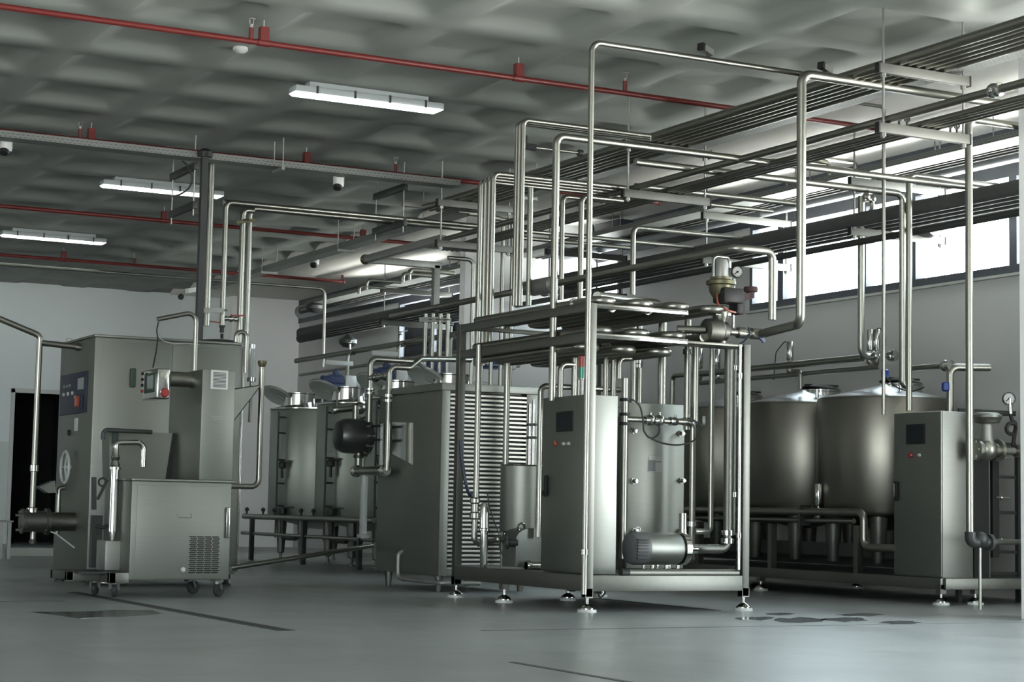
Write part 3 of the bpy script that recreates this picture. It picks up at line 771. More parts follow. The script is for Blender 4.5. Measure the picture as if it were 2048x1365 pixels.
# valves on the risers
def ballvalve(label, p, ax, hcol, hdir, s=1.0):
    t = thing('ball_valve', label, 'valve', p, 'ball valves on the left risers')
    ax = Vector(ax)
    mb = MB(); mb.lathe([(.02*s, -.07*s), (.028*s, -.05*s), (.02*s, -.03*s), (.034*s, 0), (.02*s, .03*s), (.028*s, .05*s), (.02*s, .07*s)], p, ax, 14); obj('body', mb, M['pipe'], t)
    hd = Vector(hdir)
    mb = MB(); mb.beam(p+V(0, 0, .035*s), p+V(0, 0, .04*s)+hd*.14*s, .025*s, .012*s); mb.cyl(p, p+V(0, 0, .04*s), .008*s); obj('handle', mb, M['orange'] if hcol == 'o' else M['redp'], t)
ballvalve('ball valve with red lever on a side branch of the valved riser', A(462, 638, Y=17.4), (1, 0, 0), 'r', (1, 0, 0))
ballvalve('ball valve with thin orange lever at the foot of the valved riser', A(444, 653, Y=17.4), (0, 0, 1), 'o', (-1, 0, .05), .9)
p = A(444, 668, Y=17.4)
run('short black hose tail under the valved riser', [p, p+V(0, 0, -.1)], .015, 'rubber')
q = [A(405+i, 621, Y=17.2) for i in (0, 42)]
mb = MB(); mb.beam(q[0], q[1], .02, .045); mb.torus(A(414, 621, Y=17.3), .04, .009, (0, 0, 1), 14, 6); mb.torus(A(446, 621, Y=17.4), .035, .009, (0, 0, 1), 14, 6)
tag(obj('pipe_clamp_bar', mb, M['galv']), 'pale clamp bar joining the dark column and two steel risers', 'clamp')
mb = MB(); q = [A(472, 446, Y=17.45), A(492, 441, Y=17.45), A(510, 440, Y=17.45)]
mb.beam(q[0], q[2], .02, .03); mb.torus(q[1], .03, .009, (0, 0, 1), 12, 6); tag(obj('pipe_clamp_bar', mb, M['olive']), 'small rusty clamp bar at the top elbows of the twin risers', 'clamp')
# thin conduit across the far wall, bending down beside the pillar
Yc = 24.5
p0, p1 = A(395, 558, Y=Yc), A(650, 578, Y=Yc)
run('thin steel conduit crossing the white pillar and dropping behind the tanks', [V(4.5, Yc, p1.z), V(p1.x, Yc, p1.z), V(p1.x, Yc, ZV(645, 735, p1.x, Yc))], .02, bend=.1)
# round dark fans / speakers under the window rack
for lab, px, py, rr in (('dark round fitting under the upper window rack', 630, 617, .14), ('dark round fitting under the lower window rack, lower one', 696, 686, .13)):
    p = A(px, py, X=10.6)
    mb = MB(); mb.lathe([(.03, .12), (rr, .04), (rr, -.01), (rr*.6, -.06), (0, -.075)], p); tag(obj('round_fitting', mb, M['darkmetal']), lab, 'lamp', 'dark round fittings on the window rack')

# odds and ends under the ceiling
p0, p1 = A(1052, 293, Y=13.9), A(1166, 304, Y=13.9)
c = run('thin steel pipe with a dark lever valve under the ceiling behind the trio of risers', [p0, V(p1.x, 13.9, p0.z)], .014)
mb = MB(); mb.beam(p0+V(-.02, 0, .0), p0+V(.09, 0, .0), .045, .05); mb.cyl(p0, p0+V(0, 0, .09), .014); mb.beam(p0+V(0, 0, .085), p0+V(-.04, 0, .09), .03, .015); obj('lever_valve', mb, M['black'], c)
for k in (.5, .95):
    q = p0.lerp(V(p1.x, 13.9, p0.z), k); mb = MB(); mb.lathe([(.014, -.025), (.028, -.02), (.028, .02), (.014, .025)], q, (1, 0, 0), 12); obj('union', mb, M['darkmetal'], c)
def wire(label, pts, r=.007, mat='rubber'):
    P = [Vector(p) for p in pts]; out = []
    for i in range(len(P)-1):
        a, b, c_, d = P[max(0, i-1)], P[i], P[i+1], P[min(len(P)-1, i+2)]
        for k in range(8):
            s = k/8; out.append(.5*((2*b)+(c_-a)*s+(2*a-5*b+4*c_-d)*s*s+(3*b-a-3*c_+d)*s**3))
    out.append(P[-1])
    mb = MB(); mb.tube(out, r, 0, n=7)
    return tag(obj('cable', mb, M[mat]), label, 'cable')
wire('black cable bowing out between the two trapeze bars beside the dark column', [A(365, 322, Y=17.3), A(378, 336, Y=17.3), A(384, 358, Y=17.3), A(378, 376, Y=17.3), A(362, 388, Y=17.3), A(345, 394, Y=17.3)], .009)
wire('black cable hanging down the right edge of the white pillar', [A(1184, 436, Y=19.9), A(1188, 470, Y=19.9), A(1194, 500, Y=19.9), A(1194, 545, Y=19.9), A(1193, 600, Y=19.9)], .012)
a, b = A(1203, 467, X=11.5), A(1252, 446, X=11.5)
mb = MB(); mb.box(11.4, b.y, a.z-.08, 11.6, a.y, a.z+.10, .01); tag(obj('junction_box', mb, M['winframe']), 'dark box in the window recess right of the white pillar', 'box')
# ------------------------------------------------------------------ freezing machine (tall cabinet at left)
MX0, MX1, MY0, MY1, MZ0, MZ1 = 4.26, 5.56, 15.6, 16.72, .10, 2.09
t = thing('freezing_machine', 'tall stainless freezing machine cabinet at left with dark control panel', 'machine', (4.9, 16.1, 0))
mb = MB(); mb.box(MX0, MY0, MZ0, MX1, MY1, MZ1, .008); obj('cabinet', mb, M['steel'], t)
xs_ = [A(px, 900, Y=MY0).x for px in (197, 338, 480)]
for x0, x1 in ((xs_[0], xs_[1]-.003), (xs_[1]+.003, xs_[2])):
    mb = MB(); mb.box(x0, MY0-.006, MZ0+.02, x1, MY0-.001, MZ1-.035, .002); obj('front_panel', mb, M['steel'], t)
mb = MB(); mb.box(MX0-.012, MY0-.012, MZ1, MX1+.01, MY1+.01, MZ1+.022, .006); obj('lid', mb, M['steelh'], t)
mb = MB(); mb.box(xs_[2]+.01, MY0-.014, MZ0+.03, MX1+.004, MY0, MZ1-.01, .003); obj('side_trim', mb, M['polish'], t)
# control panel on the left face
mb = MB(); mb.box(MX0-.012, 15.78, 1.46, MX0, 16.64, 1.815, .004); cp = obj('control_panel', mb, M['bluepanel'], t)
mb = MB(); mb.box(MX0-.016, 15.86, 1.66, MX0-.011, 16.05, 1.76); obj('display', mb, M['screenlit'], cp)
for k, (yy, zz) in enumerate(((16.5, 1.71), (16.4, 1.71), (16.3, 1.71), (16.5, 1.64), (16.35, 1.64), (16.2, 1.64), (16.1, 1.60))):
    mb = MB(); mb.lathe([(.016, 0), (.016, .012), (.012, .016)], (MX0-.012, yy, zz), (-1, 0, 0), 12); obj('button', mb, M['gauge'] if k > 2 else M['screenlit'], cp)
mb = MB(); mb.box(MX0-.03, 15.86, 1.49, MX0-.012, 15.99, 1.61, .004); obj('switch_plate', mb, M['bluepanel'], cp)
mb = MB(); mb.beam((MX0-.05, 15.92, 1.51), (MX0-.05, 15.92, 1.60), .03, .04, bev=.004); obj('main_switch', mb, M['orange'], cp)
mb = MB(); mb.box(MX0-.006, 16.05, 1.31, MX0, 16.15, 1.42); obj('name_plate', mb, M['gauge'], t)
mb = MB(); mb.lathe([(.025, 0), (.025, .02), (0, .022)], (MX0, 16.3, 1.30), (-1, 0, 0), 14); obj('knob', mb, M['black'], t)
# handwheel and feed tube
cw = A(130, 935, Y=16.2)
mb = MB(); mb.torus(cw, .135, .014, (1, 0, 0), 28, 8)
for a in (0, 2*PI/3, 4*PI/3): mb.cyl(cw, cw+V(0, math.cos(a)*.12, math.sin(a)*.12), .009)
mb.cyl(cw, V(MX0, cw.y, cw.z), .02); obj('handwheel', mb, M['gauge'], t)
mb = MB(); mb.tube([V(MX0-.05, 16.4, .42), V(MX0-.05, 16.4, .82), V(MX0, 16.4, .82)], .02); obj('feed_tube', mb, M['pipe'], t)
# discharge barrel
zb = A(100, 1044, Y=16.05).z
xl = A(42, 1044, Y=16.05).x
mb = MB(); mb.lathe([(.085, 0), (.105, .0), (.105, .02), (.09, .025), (.09, .2), (.112, .205), (.112, .235), (.08, .24), (.08, MX0-xl)], (xl, 16.05, zb), (1, 0, 0), 24)
br_ = obj('discharge_barrel', mb, M['frame'], t)
for a in (.6, 2.0, 3.7, 5.2):
    mb = MB(); mb.cyl((xl-.03, 16.05+.085*math.cos(a), zb+.085*math.sin(a)), (xl+.03, 16.05+.085*math.cos(a), zb+.085*math.sin(a)), .012); obj('clamp_bolt', mb, M['pipe'], br_)
x_ = A(66, 1075, Y=16.05).x
mb = MB(); mb.cyl((x_, 16.05, zb-.19), (x_, 16.05, zb), .025); mb.lathe([(.03, 0), (.035, .02), (.025, .04)], (x_, 16.05, zb-.19)); obj('outlet', mb, M['pipe'], br_)
mb = MB(); mb.tube([V(x_+.06, 16.0, zb-.06), V(x_+.18, 16.0, zb-.10), V(MX0-.0, 16.0, zb-.22)], .006); obj('drain_hose', mb, M['white'], br_)
mb = MB()
pp = [A(78, 975, Y=16.3), A(110, 962, Y=16.3), A(112, 986, Y=16.3), A(97, 987, Y=16.3)]
mb.prism(pp, (0, .15, 0)); obj('chute_guard', mb, M['steelh'], t)
for (x, y) in ((MX0+.05, MY0+.06), (MX1-.06, MY0+.06), (MX0+.05, MY1-.06), (MX1-.06, MY1-.06)):
    mb = MB(); mb.cyl((x, y, .035), (x, y, MZ0+.01), .022); mb.lathe([(.045, 0), (.045, .012), (.018, .035)], (x, y, 0), n=14); mb.box(x-.03, y-.03, .06, x+.03, y+.03, MZ0+.005); obj('foot', mb, M['darkmetal'], t)
mb = MB(); p = [A(110, 1160, Y=16.0), A(135, 1181, Y=15.6), A(172, 1182, Y=15.4)]
mb.tube([V(MX0+.05, 16.2, .1), V(MX0+.04, 16.1, .045), V(MX0+.10, 15.5, .035), V(MX0+.3, 15.45, .035)], .022); obj('drain_pipe', mb, M['pipe'], t)
mb = MB(); mb.lathe([(.02, 0), (.03, .0), (.03, .03), (.02, .035)], A(139, 681, X=MX0+.06)+V(0, 0, -.02), n=14); obj('vent_cap', mb, M['gauge'], t)
mb = MB(); p = A(266, 756, Y=MY0-.02); mb.box(p.x-.025, MY0-.03, p.z-.08, p.x+.025, MY0, p.z+.08, .008); obj('door_latch', mb, M['glove'], t)
# round filter and hose on the machine's roof
fy = 16.35
p = A(437, 684, Y=fy); zt_ = MZ1+.02
mb = MB(); mb.lathe([(.16, 0), (.16, .06), (.10, .085), (.03, .095)], (p.x, fy, zt_)); rf = obj('roof_filter', mb, M['white'], t)
mb = MB(); mb.torus((p.x, fy, zt_+.065), .155, .014, (0, 0, 1), 26, 6); obj('clamp_ring', mb, M['rubber'], rf)
# sight glass at the right edge
p0, p1 = A(503, 698, Y=16.0), A(503, 757, Y=16.0)
t2 = thing('sight_glass', 'clear cylindrical sight glass hanging at the right edge of the freezing machine', 'sight glass', (p1.x, 16.0, p1.z))
mb = MB(); mb.cyl(p1, V(p1.x, 16.0, p0.z), .034); obj('tube', mb, M['clear'], t2)
mb = MB(); mb.cyl(V(p1.x, 16.0, p1.z-.03), V(p1.x, 16.0, p1.z+.005), .04); mb.cyl(V(p1.x, 16.0, p0.z), V(p1.x, 16.0, p0.z+.04), .03); obj('end_cap', mb, M['polish'], t2)
mb = MB(); mb.tube([V(p1.x, 16.0, p1.z-.03), V(p1.x-.005, 16.0, ZV(497, 845, p1.x, 16.0))], .014); obj('drop_pipe', mb, M['pipe'], t2)
# pipe that comes in from the left to the barrel
Yq = 16.05
p = A(80, 672, Y=Yq); pb = A(67, 1026, Y=Yq)
c = run('bent steel product pipe from the left edge down to the freezing machine barrel', [A(-60, 613, Y=Yq), p, V(p.x-.005, Yq, zb+.06)], .026, bend=.05)
mb = MB(); q_ = V(p.x, Yq, ZV(80, 686, p.x, Yq)); mb.tube([q_, V(MX0+.03, Yq, q_.z-.02)], .026); mb.lathe([(.03, -.02), (.034, 0), (.03, .02)], V(MX0-.03, Yq, q_.z-.018), (1, 0, 0), 14); obj('branch', mb, M['pipe'], c)
mb = MB(); mb.lathe([(.027, -.03), (.036, -.025), (.036, .025), (.027, .03)], V(p.x-.003, Yq, ZV(70, 937, p.x, Yq)), n=14); obj('union', mb, M['polish'], c)
mb = MB(); mb.lathe([(.03, 0), (.05, .01), (.05, .05), (.03, .06)], V(p.x-.005, Yq, zb+.06), n=16); obj('clamp_union', mb, M['polish'], c)
# pipe arch on top of the machine
Ya = 15.35
q = [A(315, 639, Y=Ya), A(393, 624, Y=Ya), A(390, 742, Y=Ya), A(407, 742, Y=Ya), A(408, 660, Y=Ya)]
c = run('bent steel cable conduit arching over the feeder from its screen to its roof', [q[0], q[1], V(q[1].x, Ya, A(391, 742, Y=Ya).z)], .02, bend=.07)
c2 = run('short steel goose-neck pipe standing on the feeder tower', [V(q[3].x, 14.3, A(407, 742, Y=14.3).z), V(q[3].x, 14.3, A(408, 660, Y=14.3).z), V(q[3].x-.09, 14.3, A(408, 660, Y=14.3).z+.0), V(q[3].x-.09, 14.3, A(395, 680, Y=14.3).z)], .018, bend=.05)
cab = [A(317, 644, Y=Ya-.05), A(313, 662, Y=Ya-.05), A(316, 677, Y=Ya-.05), A(312, 705, Y=14.6), A(306, 735, Y=14.0)]
run('black cable hanging from the bent conduit down to the operator screen', cab, .006, 'rubber', cat='cable', name='cable', bend=.1)
cab = [A(318, 668, Y=15.5), A(322, 681, Y=15.45), A(345, 688, Y=15.45), A(372, 687, Y=15.45), A(400, 690, Y=15.45)]
run('thin white cable lying along the machine roof edge', cab, .005, 'gauge', cat='cable', name='cable', bend=.1)
# ------------------------------------------------------------------ ingredient feeder cart
KX0, KX1, KY0, KY1, KZ0, KZ1 = 4.06, 4.835, 13.7, 14.42, .135, .865
t = thing('feeder_cart', 'low stainless feeder cart on casters with tall tower and louvred front door', 'machine', (4.3, 14.0, 0))
mb = MB(); mb.box(KX0, KY0, KZ0, KX1, KY1, KZ1, .006); obj('body', mb, M['steel'], t)
mb = MB(); mb.box(A(274, 1000, Y=KY0).x, KY0-.006, KZ0+.01, KX1-.055, KY0-.001, KZ1-.03, .002); dr_ = obj('door', mb, M['steel'], t)
p = A(368, 1034, Y=KY0)
mb = MB(); mb.box(p.x-.05, KY0-.012, p.z-.012, p.x+.05, KY0-.004, p.z-.004); mb.box(p.x-.055, KY0-.010, p.z-.012, p.x-.05, KY0-.004, p.z+.022); mb.box(p.x+.05, KY0-.010, p.z-.012, p.x+.055, KY0-.004, p.z+.022); obj('handle', mb, M['polish'], dr_)
g0, g1 = A(375, 1148, Y=KY0), A(438, 1073, Y=KY0)
mb = MB()
for i in range(19):
    z = g0.z + (g1.z-g0.z)*(i+.5)/19
    for k in range(4):
        a = g0.x + (g1.x-g0.x)*(k/4) + (.008 if i % 2 else .0); mb.box(a+.004, KY0-.009, z-.0042, a+(g1.x-g0.x)/4-.004, KY0-.005, z+.0042)
obj('vent_slots', mb, M['black'], dr_)
p = A(365, 1140, Y=KY0); mb = MB(); mb.lathe([(.018, 0), (.018, .015), (.012, .022), (0, .024)], (p.x, KY0-.005, p.z), (0, -1, 0), 14); obj('knob', mb, M['white'], dr_)
mb = MB(); mb.box(KX0-.01, KY0-.02, KZ1, KX1+.012, KY1+.01, KZ1+.018, .005); obj('worktop', mb, M['steelh'], t)
mb = MB(); mb.box(KX1-.04, KY0-.02, .45, KX1-.01, KY0-.003, .68, .005); obj('corner_plate', mb, M['polish'], t)
# base frame that carries the pump
bx0 = A(147, 1160, Y=KY0+.05).x
mb = MB(); mb.box(bx0+.25, KY0, .11, KX0, KY0+.05, .185, .003); mb.box(bx0, KY0+.25, .115, bx0+.3, KY0+.30, .185, .003); mb.box(bx0, KY0+.25, .12, bx0+.05, KY1, .185, .003); mb.box(bx0, KY1-.05, .12, KX0, KY1, .185, .003); mb.box(bx0+.25, KY0, .11, bx0+.30, KY0+.3, .185, .003)
obj('base_frame', mb, M['frame'], t)
mb = MB(); mb.box(bx0+.05, KY0+.1, .175, KX0, KY1-.05, .187); obj('base_plate', mb, M['darkmetal'], t)
p0, p1 = A(209, 1142, Y=13.95), A(259, 1082, Y=13.95)
mb = MB(); mb.box(p0.x, 13.95, .19, p1.x, 14.2, p1.z, .01); mo = obj('pump_box', mb, M['galv'], t)
px_ = A(228, 990, Y=14.0); zt_, zb2 = ZV(231, 935, px_.x, 14.0), p1.z
mb = MB(); mb.lathe([(.018, 0), (.024, .05), (.024, .06), (.034, .065), (.034, zt_-zb2-.02), (.045, zt_-zb2-.018), (.045, zt_-zb2), (.026, zt_-zb2+.005)], (px_.x, 14.0, zb2), n=20); pp_ = obj('pump_column', mb, M['polish'], t)
zh_ = ZV(232, 886, px_.x, 14.0); xe_ = A(288, 880, Y=14.0).x
mb = MB(); mb.lathe([(.03, 0), (.038, .015), (.026, .05), (.038, .075), (.026, .1), (.022, .15)], (px_.x, 14.0, zt_), n=18); obj('valve_fitting', mb, M['polish'], pp_)
mb = MB(); mb.tube([V(px_.x, 14.0, zt_+.13), V(px_.x, 14.0, zh_), V(xe_, 14.0, zh_+.01), V(xe_, 14.0, ZV(287, 934, xe_, 14.0))], .021, .055); obj('discharge_arm', mb, M['polish'], pp_)
zq_ = ZV(225, 860, px_.x-.06, 14.1)
mb = MB(); mb.tube([V(px_.x-.06, 14.15, ZV(214, 880, px_.x-.06, 14.15)), V(px_.x-.06, 14.15, zq_), V(A(304, 860, Y=14.15).x, 14.15, zq_-.005)], .016, .04); obj('return_pipe', mb, M['darkmetal'], t)
# tower, vent, hopper walls
TX0, TX1 = A(402, 850, Y=KY0).x, A(468, 850, Y=KY0).x
TZ = A(405, 739, Y=KY0).z
mb = MB(); mb.box(TX0, KY0+.001, KZ1+.018, TX1, 14.5, TZ, .006); tw = obj('tower', mb, M['steel'], t)
v0, v1 = A(420, 779, Y=KY0), A(456, 742, Y=KY0)
mb = MB(); mb.box(v0.x, KY0-.012, v0.z, v1.x, KY0+.001, v1.z, .004); vg = obj('vent_grille', mb, M['white'], tw)
mb = MB()
for i in range(11):
    z = v0.z+.02+(v1.z-v0.z-.04)*i/10
    mb.box(v0.x+.018, KY0-.014, z-.0028, v1.x-.018, KY0-.0115, z+.0028)
obj('vent_slots', mb, M['darkmetal'], vg)
mb = MB()
for zz, w0, w1 in ((833, 422, 450), (838, 426, 446)):
    a, b_ = A(w0, zz, Y=KY0), A(w1, zz, Y=KY0); mb.box(a.x, KY0-.0015, a.z-.004, b_.x, KY0+.0015, a.z+.002)
obj('faint_print', mb, M['galv'], tw)
hz = A(470, 775, Y=13.75).z
mb = MB()
a_, b_, c_ = V(TX1, 13.72, A(470, 846, Y=13.72).z), V(TX1, 13.72, hz-.02), V(A(522, 769, Y=13.72).x, 13.72, hz+.02)
for y in (13.72, 14.42): mb.prism([(v.x, y, v.z) for v in (a_, b_, c_)], (0, .006, 0))
mb.prism([(a_.x, 13.72, a_.z), (c_.x, 13.72, c_.z), (c_.x, 13.72, c_.z+.008), (a_.x, 13.72, a_.z+.012)], (0, .7, 0)); obj('hopper', mb, M['steelh'], t)
h0 = A(223, 866, Y=14.3); hz1 = ZV(300, 865, 4.3, 14.3)
mb = MB(); mb.prism([(h0.x, 14.3, KZ1+.02), (TX0-.05, 14.3, KZ1+.02), (TX0-.02, 14.3, hz1), (h0.x-.02, 14.3, hz1)], (0, .2, 0)); obj('trough', mb, M['steelh'], t)
mb = MB(); mb.prism([(TX0-.075, 14.29, KZ1+.02), (TX0-.03, 14.29, KZ1+.02), (TX0-.015, 14.29, hz1), (TX0-.03, 14.29, hz1)], (0, .02, 0)); obj('trough_gap_strip', mb, M['black'], t)  # black strip drawn for the dark gap beside the tower
mb = MB(); p = A(232, 875, Y=14.25); mb.box(p.x-.02, 14.25, p.z-.05, p.x+.02, 14.31, p.z+.05, .006); obj('trough_latch', mb, M['glove'], t)
za = A(370, 760, Y=13.95).z
mb = MB(); mb.cyl((A(338, 760, Y=13.95).x, 13.95, za), (TX0+.01, 13.95, za), .058, n=20); mb.lathe([(.02, -.0), (.062, .0), (.062, .02)], (TX0-.02, 13.95, za), (1, 0, 0)); obj('support_arm', mb, M['pipe'], t)
# operator box
ox1 = A(340, 770, Y=13.72).x; ox0 = A(314, 770, Y=13.72).x
oz0, oz1 = A(325, 798, Y=13.72).z, A(325, 737, Y=13.72).z
mb = MB(); mb.box(ox0, 13.72, oz0, ox1, 14.1, oz1, .012, 3); ob = obj('operator_box', mb, M['polish'], t)
mb = MB(); mb.box(ox0-.006, 13.78, oz0+.05, ox0+.001, 14.03, oz1-.03, .003); sc_ = obj('screen_bezel', mb, M['glove'], ob)
mb = MB(); mb.box(ox0-.008, 13.80, oz0+.08, ox0-.005, 13.95, oz1-.05); obj('screen', mb, M['screenlit'], sc_)
for k in range(4):
    mb = MB(); mb.lathe([(.012, 0), (.012, .014), (.008, .018)], (ox0-.004, 14.06, oz0+.07+.045*k), (-1, 0, 0), 10); obj('button', mb, M['redp'] if k == 0 else M['black'], ob)
mb = MB(); mb.lathe([(.034, 0), (.034, .02), (.028, .028), (0, .03)], (ox1-.04, 13.72, oz0+.045), (0, -1, 0), 18); obj('stop_button', mb, M['redp'], ob)
# clamps and rods between trough and pump
mb = MB(); p = A(205, 985, Y=14.15)
mb.beam(A(195, 1000, Y=14.1), A(215, 960, Y=14.1), .02, .02); mb.beam(A(188, 955, Y=14.1), A(188, 1020, Y=14.1), .03, .03); mb.torus(A(205, 965, Y=14.1), .03, .008, (0, 1, 0), 14, 6); mb.tube([A(190, 1052, Y=14.1), A(205, 1056, Y=14.1), A(222, 1050, Y=14.1)], .014)
obj('linkage', mb, M['darkmetal'], t)
mb = MB(); mb.box(A(185, 1060, Y=14.35).x, 14.35, .2, A(205, 1060, Y=14.35).x, 14.42, .6); obj('rear_panel', mb, M['darkmetal'], t)
def caster(x, y, root, rot=0.0, r=.052, top=.125):
    mb = MB(); mb.box(x-.04, y-.04, top-.006, x+.04, y+.04, top); mb.cyl((x, y, top-.03), (x, y, top), .02)
    d = V(math.cos(rot), math.sin(rot), 0); n = V(-d.y, d.x, 0)
    c = V(x, y, r)+d*.02
    for s in (-1, 1): mb.beam(V(x, y, top-.02)+n*s*.024, c+n*s*.024, .006, .035, up=n)
    f = obj('caster', mb, M['galv'], root)
    mb = MB(); mb.lathe([(.02, -.018), (r-.008, -.018), (r, -.010), (r, .010), (r-.008, .018), (.02, .018)], c, n, 22); mb.cyl(c-n*.026, c+n*.026, .01); obj('wheel', mb, M['rubber'], f)
caster(A(435, 1185, Y=13.8).x, 13.82, t, .5); caster(A(228, 1185, Y=13.85).x, 13.85, t, 1.3); caster(A(380, 1178, Y=14.35).x, 14.33, t, .2); caster(A(178, 1178, Y=14.3).x, 14.15, t, 1.0)
# flanged vent pipe at the cart's right
Yv = 14.05
p0, p1 = A(523, 722, Y=Yv), A(512, 974, Y=Yv)
c = run('tall flanged steel pipe at the right of the feeder cart with a bottom elbow', [V(KX1+.0, Yv, p1.z), V(p1.x+.02, Yv, p1.z), V(p1.x+.02, Yv, p0.z)], .022, bend=.06)
mb = MB(); mb.lathe([(.024, -.05), (.026, -.045), (.036, -.02), (.036, 0), (.024, 0)], (p1.x+.02, Yv, p0.z), n=18); obj('flange', mb, M['olive'], c)
run('sloping steel pipe rising along the floor from the feeder cart to the chiller', [A(461, 1137, Y=15.0), A(744, 1092, Y=15.75)], .021)
# ------------------------------------------------------------------ chiller with louvred front
CX0, CX1, CY0, CY1, CZ0, CZ1 = 6.90, 7.82, 14.33, 15.66, .135, 1.755
t = thing('louvred_chiller', 'large stainless chiller cabinet with a louvred front on tapered legs', 'machine', (7.3, 15, 0))
mb = MB(); mb.box(CX0+.012, CY0+.052, CZ0, CX1, CY1, CZ1-.02, .004); obj('housing', mb, M['steel'], t)
mb = MB(); mb.box(CX0-.008, CY0-.01, CZ1-.055, CX1+.012, CY1+.01, CZ1+.01, .006); obj('roof', mb, M['steel'], t)
lx0, lx1 = A(893, 950, Y=CY0).x+.022, A(1051, 950, Y=CY0).x
mb = MB(); mb.box(CX0, CY0, CZ0, lx0, CY0+.06, CZ1-.05, .004); obj('corner_post', mb, M['steel'], t)
mb = MB(); mb.box(lx1, CY0, CZ0, CX1, CY0+.06, CZ1-.05, .004); obj('corner_post', mb, M['steel'], t)
mb = MB(); mb.box(lx0, CY0, CZ0, lx1, CY0+.04, .19, .003); obj('bottom_rail', mb, M['steel'], t)
z0, z1 = .19, CZ1-.062
N = 41
mb = MB()
for i in range(N):
    z = z0+(z1-z0)*i/N
    h = (z1-z0)/N
    mb.prism([(lx0, CY0+.001, z+h*.04), (lx0, CY0, z+h*.2), (lx0, CY0, z+h*.5), (lx0, CY0+.012, z+h*.58), (lx0, CY0+.013, z+h*.04)], (lx1-lx0, 0, 0))
obj('louvre_panel', mb, M['louvre'], t)
mb = MB(); mb.box(lx0, CY0+.045, z0, lx1, CY0+.05, z1); obj('louvre_backing', mb, M['black'], t)
mb = MB(); mb.box(CX0+.006, CY0+.06, CZ0+.005, CX0+.012, CY1-.01, CZ1-.06, .002); sp = obj('side_panel', mb, M['steel'], t)
q = [A(783, 845, X=CX0), A(825, 846, X=CX0), A(824, 930, X=CX0), A(783, 908, X=CX0)]
mb = MB(); mb.prism([(CX0+.004, v.y, v.z) for v in q], (.003, 0, 0)); obj('polished_cover', mb, M['polish'], sp)
p = A(757, 805, X=CX0); mb = MB(); mb.lathe([(.022, 0), (.022, .008), (0, .008)], (CX0+.006, p.y, p.z), (-1, 0, 0), 14); obj('plug', mb, M['black'], sp)
for x, y in ((CX0+.06, CY0+.12), (CX0+.06, CY1-.18), (CX1-.08, CY0+.12), (CX1-.08, CY1-.18)):
    mb = MB(); mb.lathe([(.022, 0), (.024, .01), (.036, CZ0)], (x, y, 0), n=18); obj('leg', mb, M['frame'], t)
mb = MB(); mb.box(A(872, 760, Y=14.8).x, 14.5, CZ1+.01, A(915, 760, Y=14.8).x, 14.95, CZ1+.016); obj('roof_sheet', mb, M['white'], t)
mb = MB(); ya = A(797, 1110, X=CX0-.03).y
mb.tube([V(CX0+.01, ya, .32), V(CX0-.03, ya, .30), V(CX0-.03, ya, .10), V(CX0-.02, ya-.08, .085), V(CX0+.0, CY0-.05, .08), V(CX0+.35, CY0-.08, .08)], .02, .05); obj('drain_pipe', mb, M['galv'], t)
# strainer drum and pipework at the chiller's rear left corner
Yd = 15.95
p = A(710, 873, Y=Yd)
t = thing('strainer_drum', 'dark horizontal steel drum with bolted flange beside the chiller', 'vessel', (p.x, Yd, p.z-.16))
mb = MB(); mb.lathe([(0, -.20), (.07, -.195), (.13, -.17), (.155, -.12), (.16, -.06), (.16, .10)], p, (1, 0, 0), 30); obj('shell', mb, M['drum'], t)
mb = MB(); mb.lathe([(.165, .07), (.185, .075), (.185, .10), (.16, .105), (.16, .13), (0, .131)], p, (1, 0, 0), 30); fl = obj('flange', mb, M['darkmetal'], t)
for i in range(12):
    a = 2*PI*i/12
    mb = MB(); mb.cyl(p+V(.05, .175*math.cos(a), .175*math.sin(a)), p+V(.125, .175*math.cos(a), .175*math.sin(a)), .011, n=8); obj('bolt', mb, M['galv'], fl)
mb = MB(); mb.cyl(p+V(.04, 0, -.30), p+V(.04, 0, -.15), .035); mb.lathe([(.045, 0), (.05, .015), (.045, .03)], p+V(.04, 0, -.2)); obj('nozzle', mb, M['pipe'], t)
mb = MB(); mb.cyl(p+V(.0, 0, .15), p+V(.0, 0, .28), .03); obj('nozzle', mb, M['pipe'], t)
XQ = 6.80
q0, q1 = A(708, 944, X=XQ), A(774, 941, X=XQ)
zm = (q0.z+q1.z)/2
c = run('short steel manifold under the dark strainer drum', [V(XQ, q0.y, zm), V(XQ, q1.y, zm)], .04)
for y in (q0.y-.05, q1.y+.06):
    mb = MB(); mb.lathe([(.04, -.02), (.055, -.015), (.055, .015), (.04, .02)], V(XQ, y, zm), (0, 1, 0), 18); obj('union', mb, M['polish'], c)
yd_ = A(728, 980, X=XQ).y
mb = MB(); mb.tube([V(XQ, yd_, zm-.03), V(XQ, yd_, .42)], .034); mb.lathe([(.05, 0), (.055, .02), (.05, .04)], V(XQ, yd_, .42)); obj('drop_leg', mb, M['clear'], c)
qa = A(737, 880, X=XQ); zt_ = ZV(740, 718, qa.x, qa.y)
c = run('steel pipe rising from the strainer drum and turning right over the chiller, left of two', [V(XQ, qa.y, p.z+.12), V(XQ, qa.y, zt_), V(A(833, 716, Y=qa.y).x, qa.y, zt_), V(7.8, qa.y+1.0, zt_+.04)], .026, bend=.06)
mb = MB(); mb.lathe([(.03, -.03), (.045, -.028), (.045, -.006), (.032, 0), (.045, .006), (.045, .028), (.03, .03)], V(XQ, qa.y, ZV(737, 783, qa.x, qa.y)), n=16); obj('union', mb, M['polish'], c)
qb = A(775, 900, X=XQ); zt2 = ZV(780, 734, qb.x, qb.y)
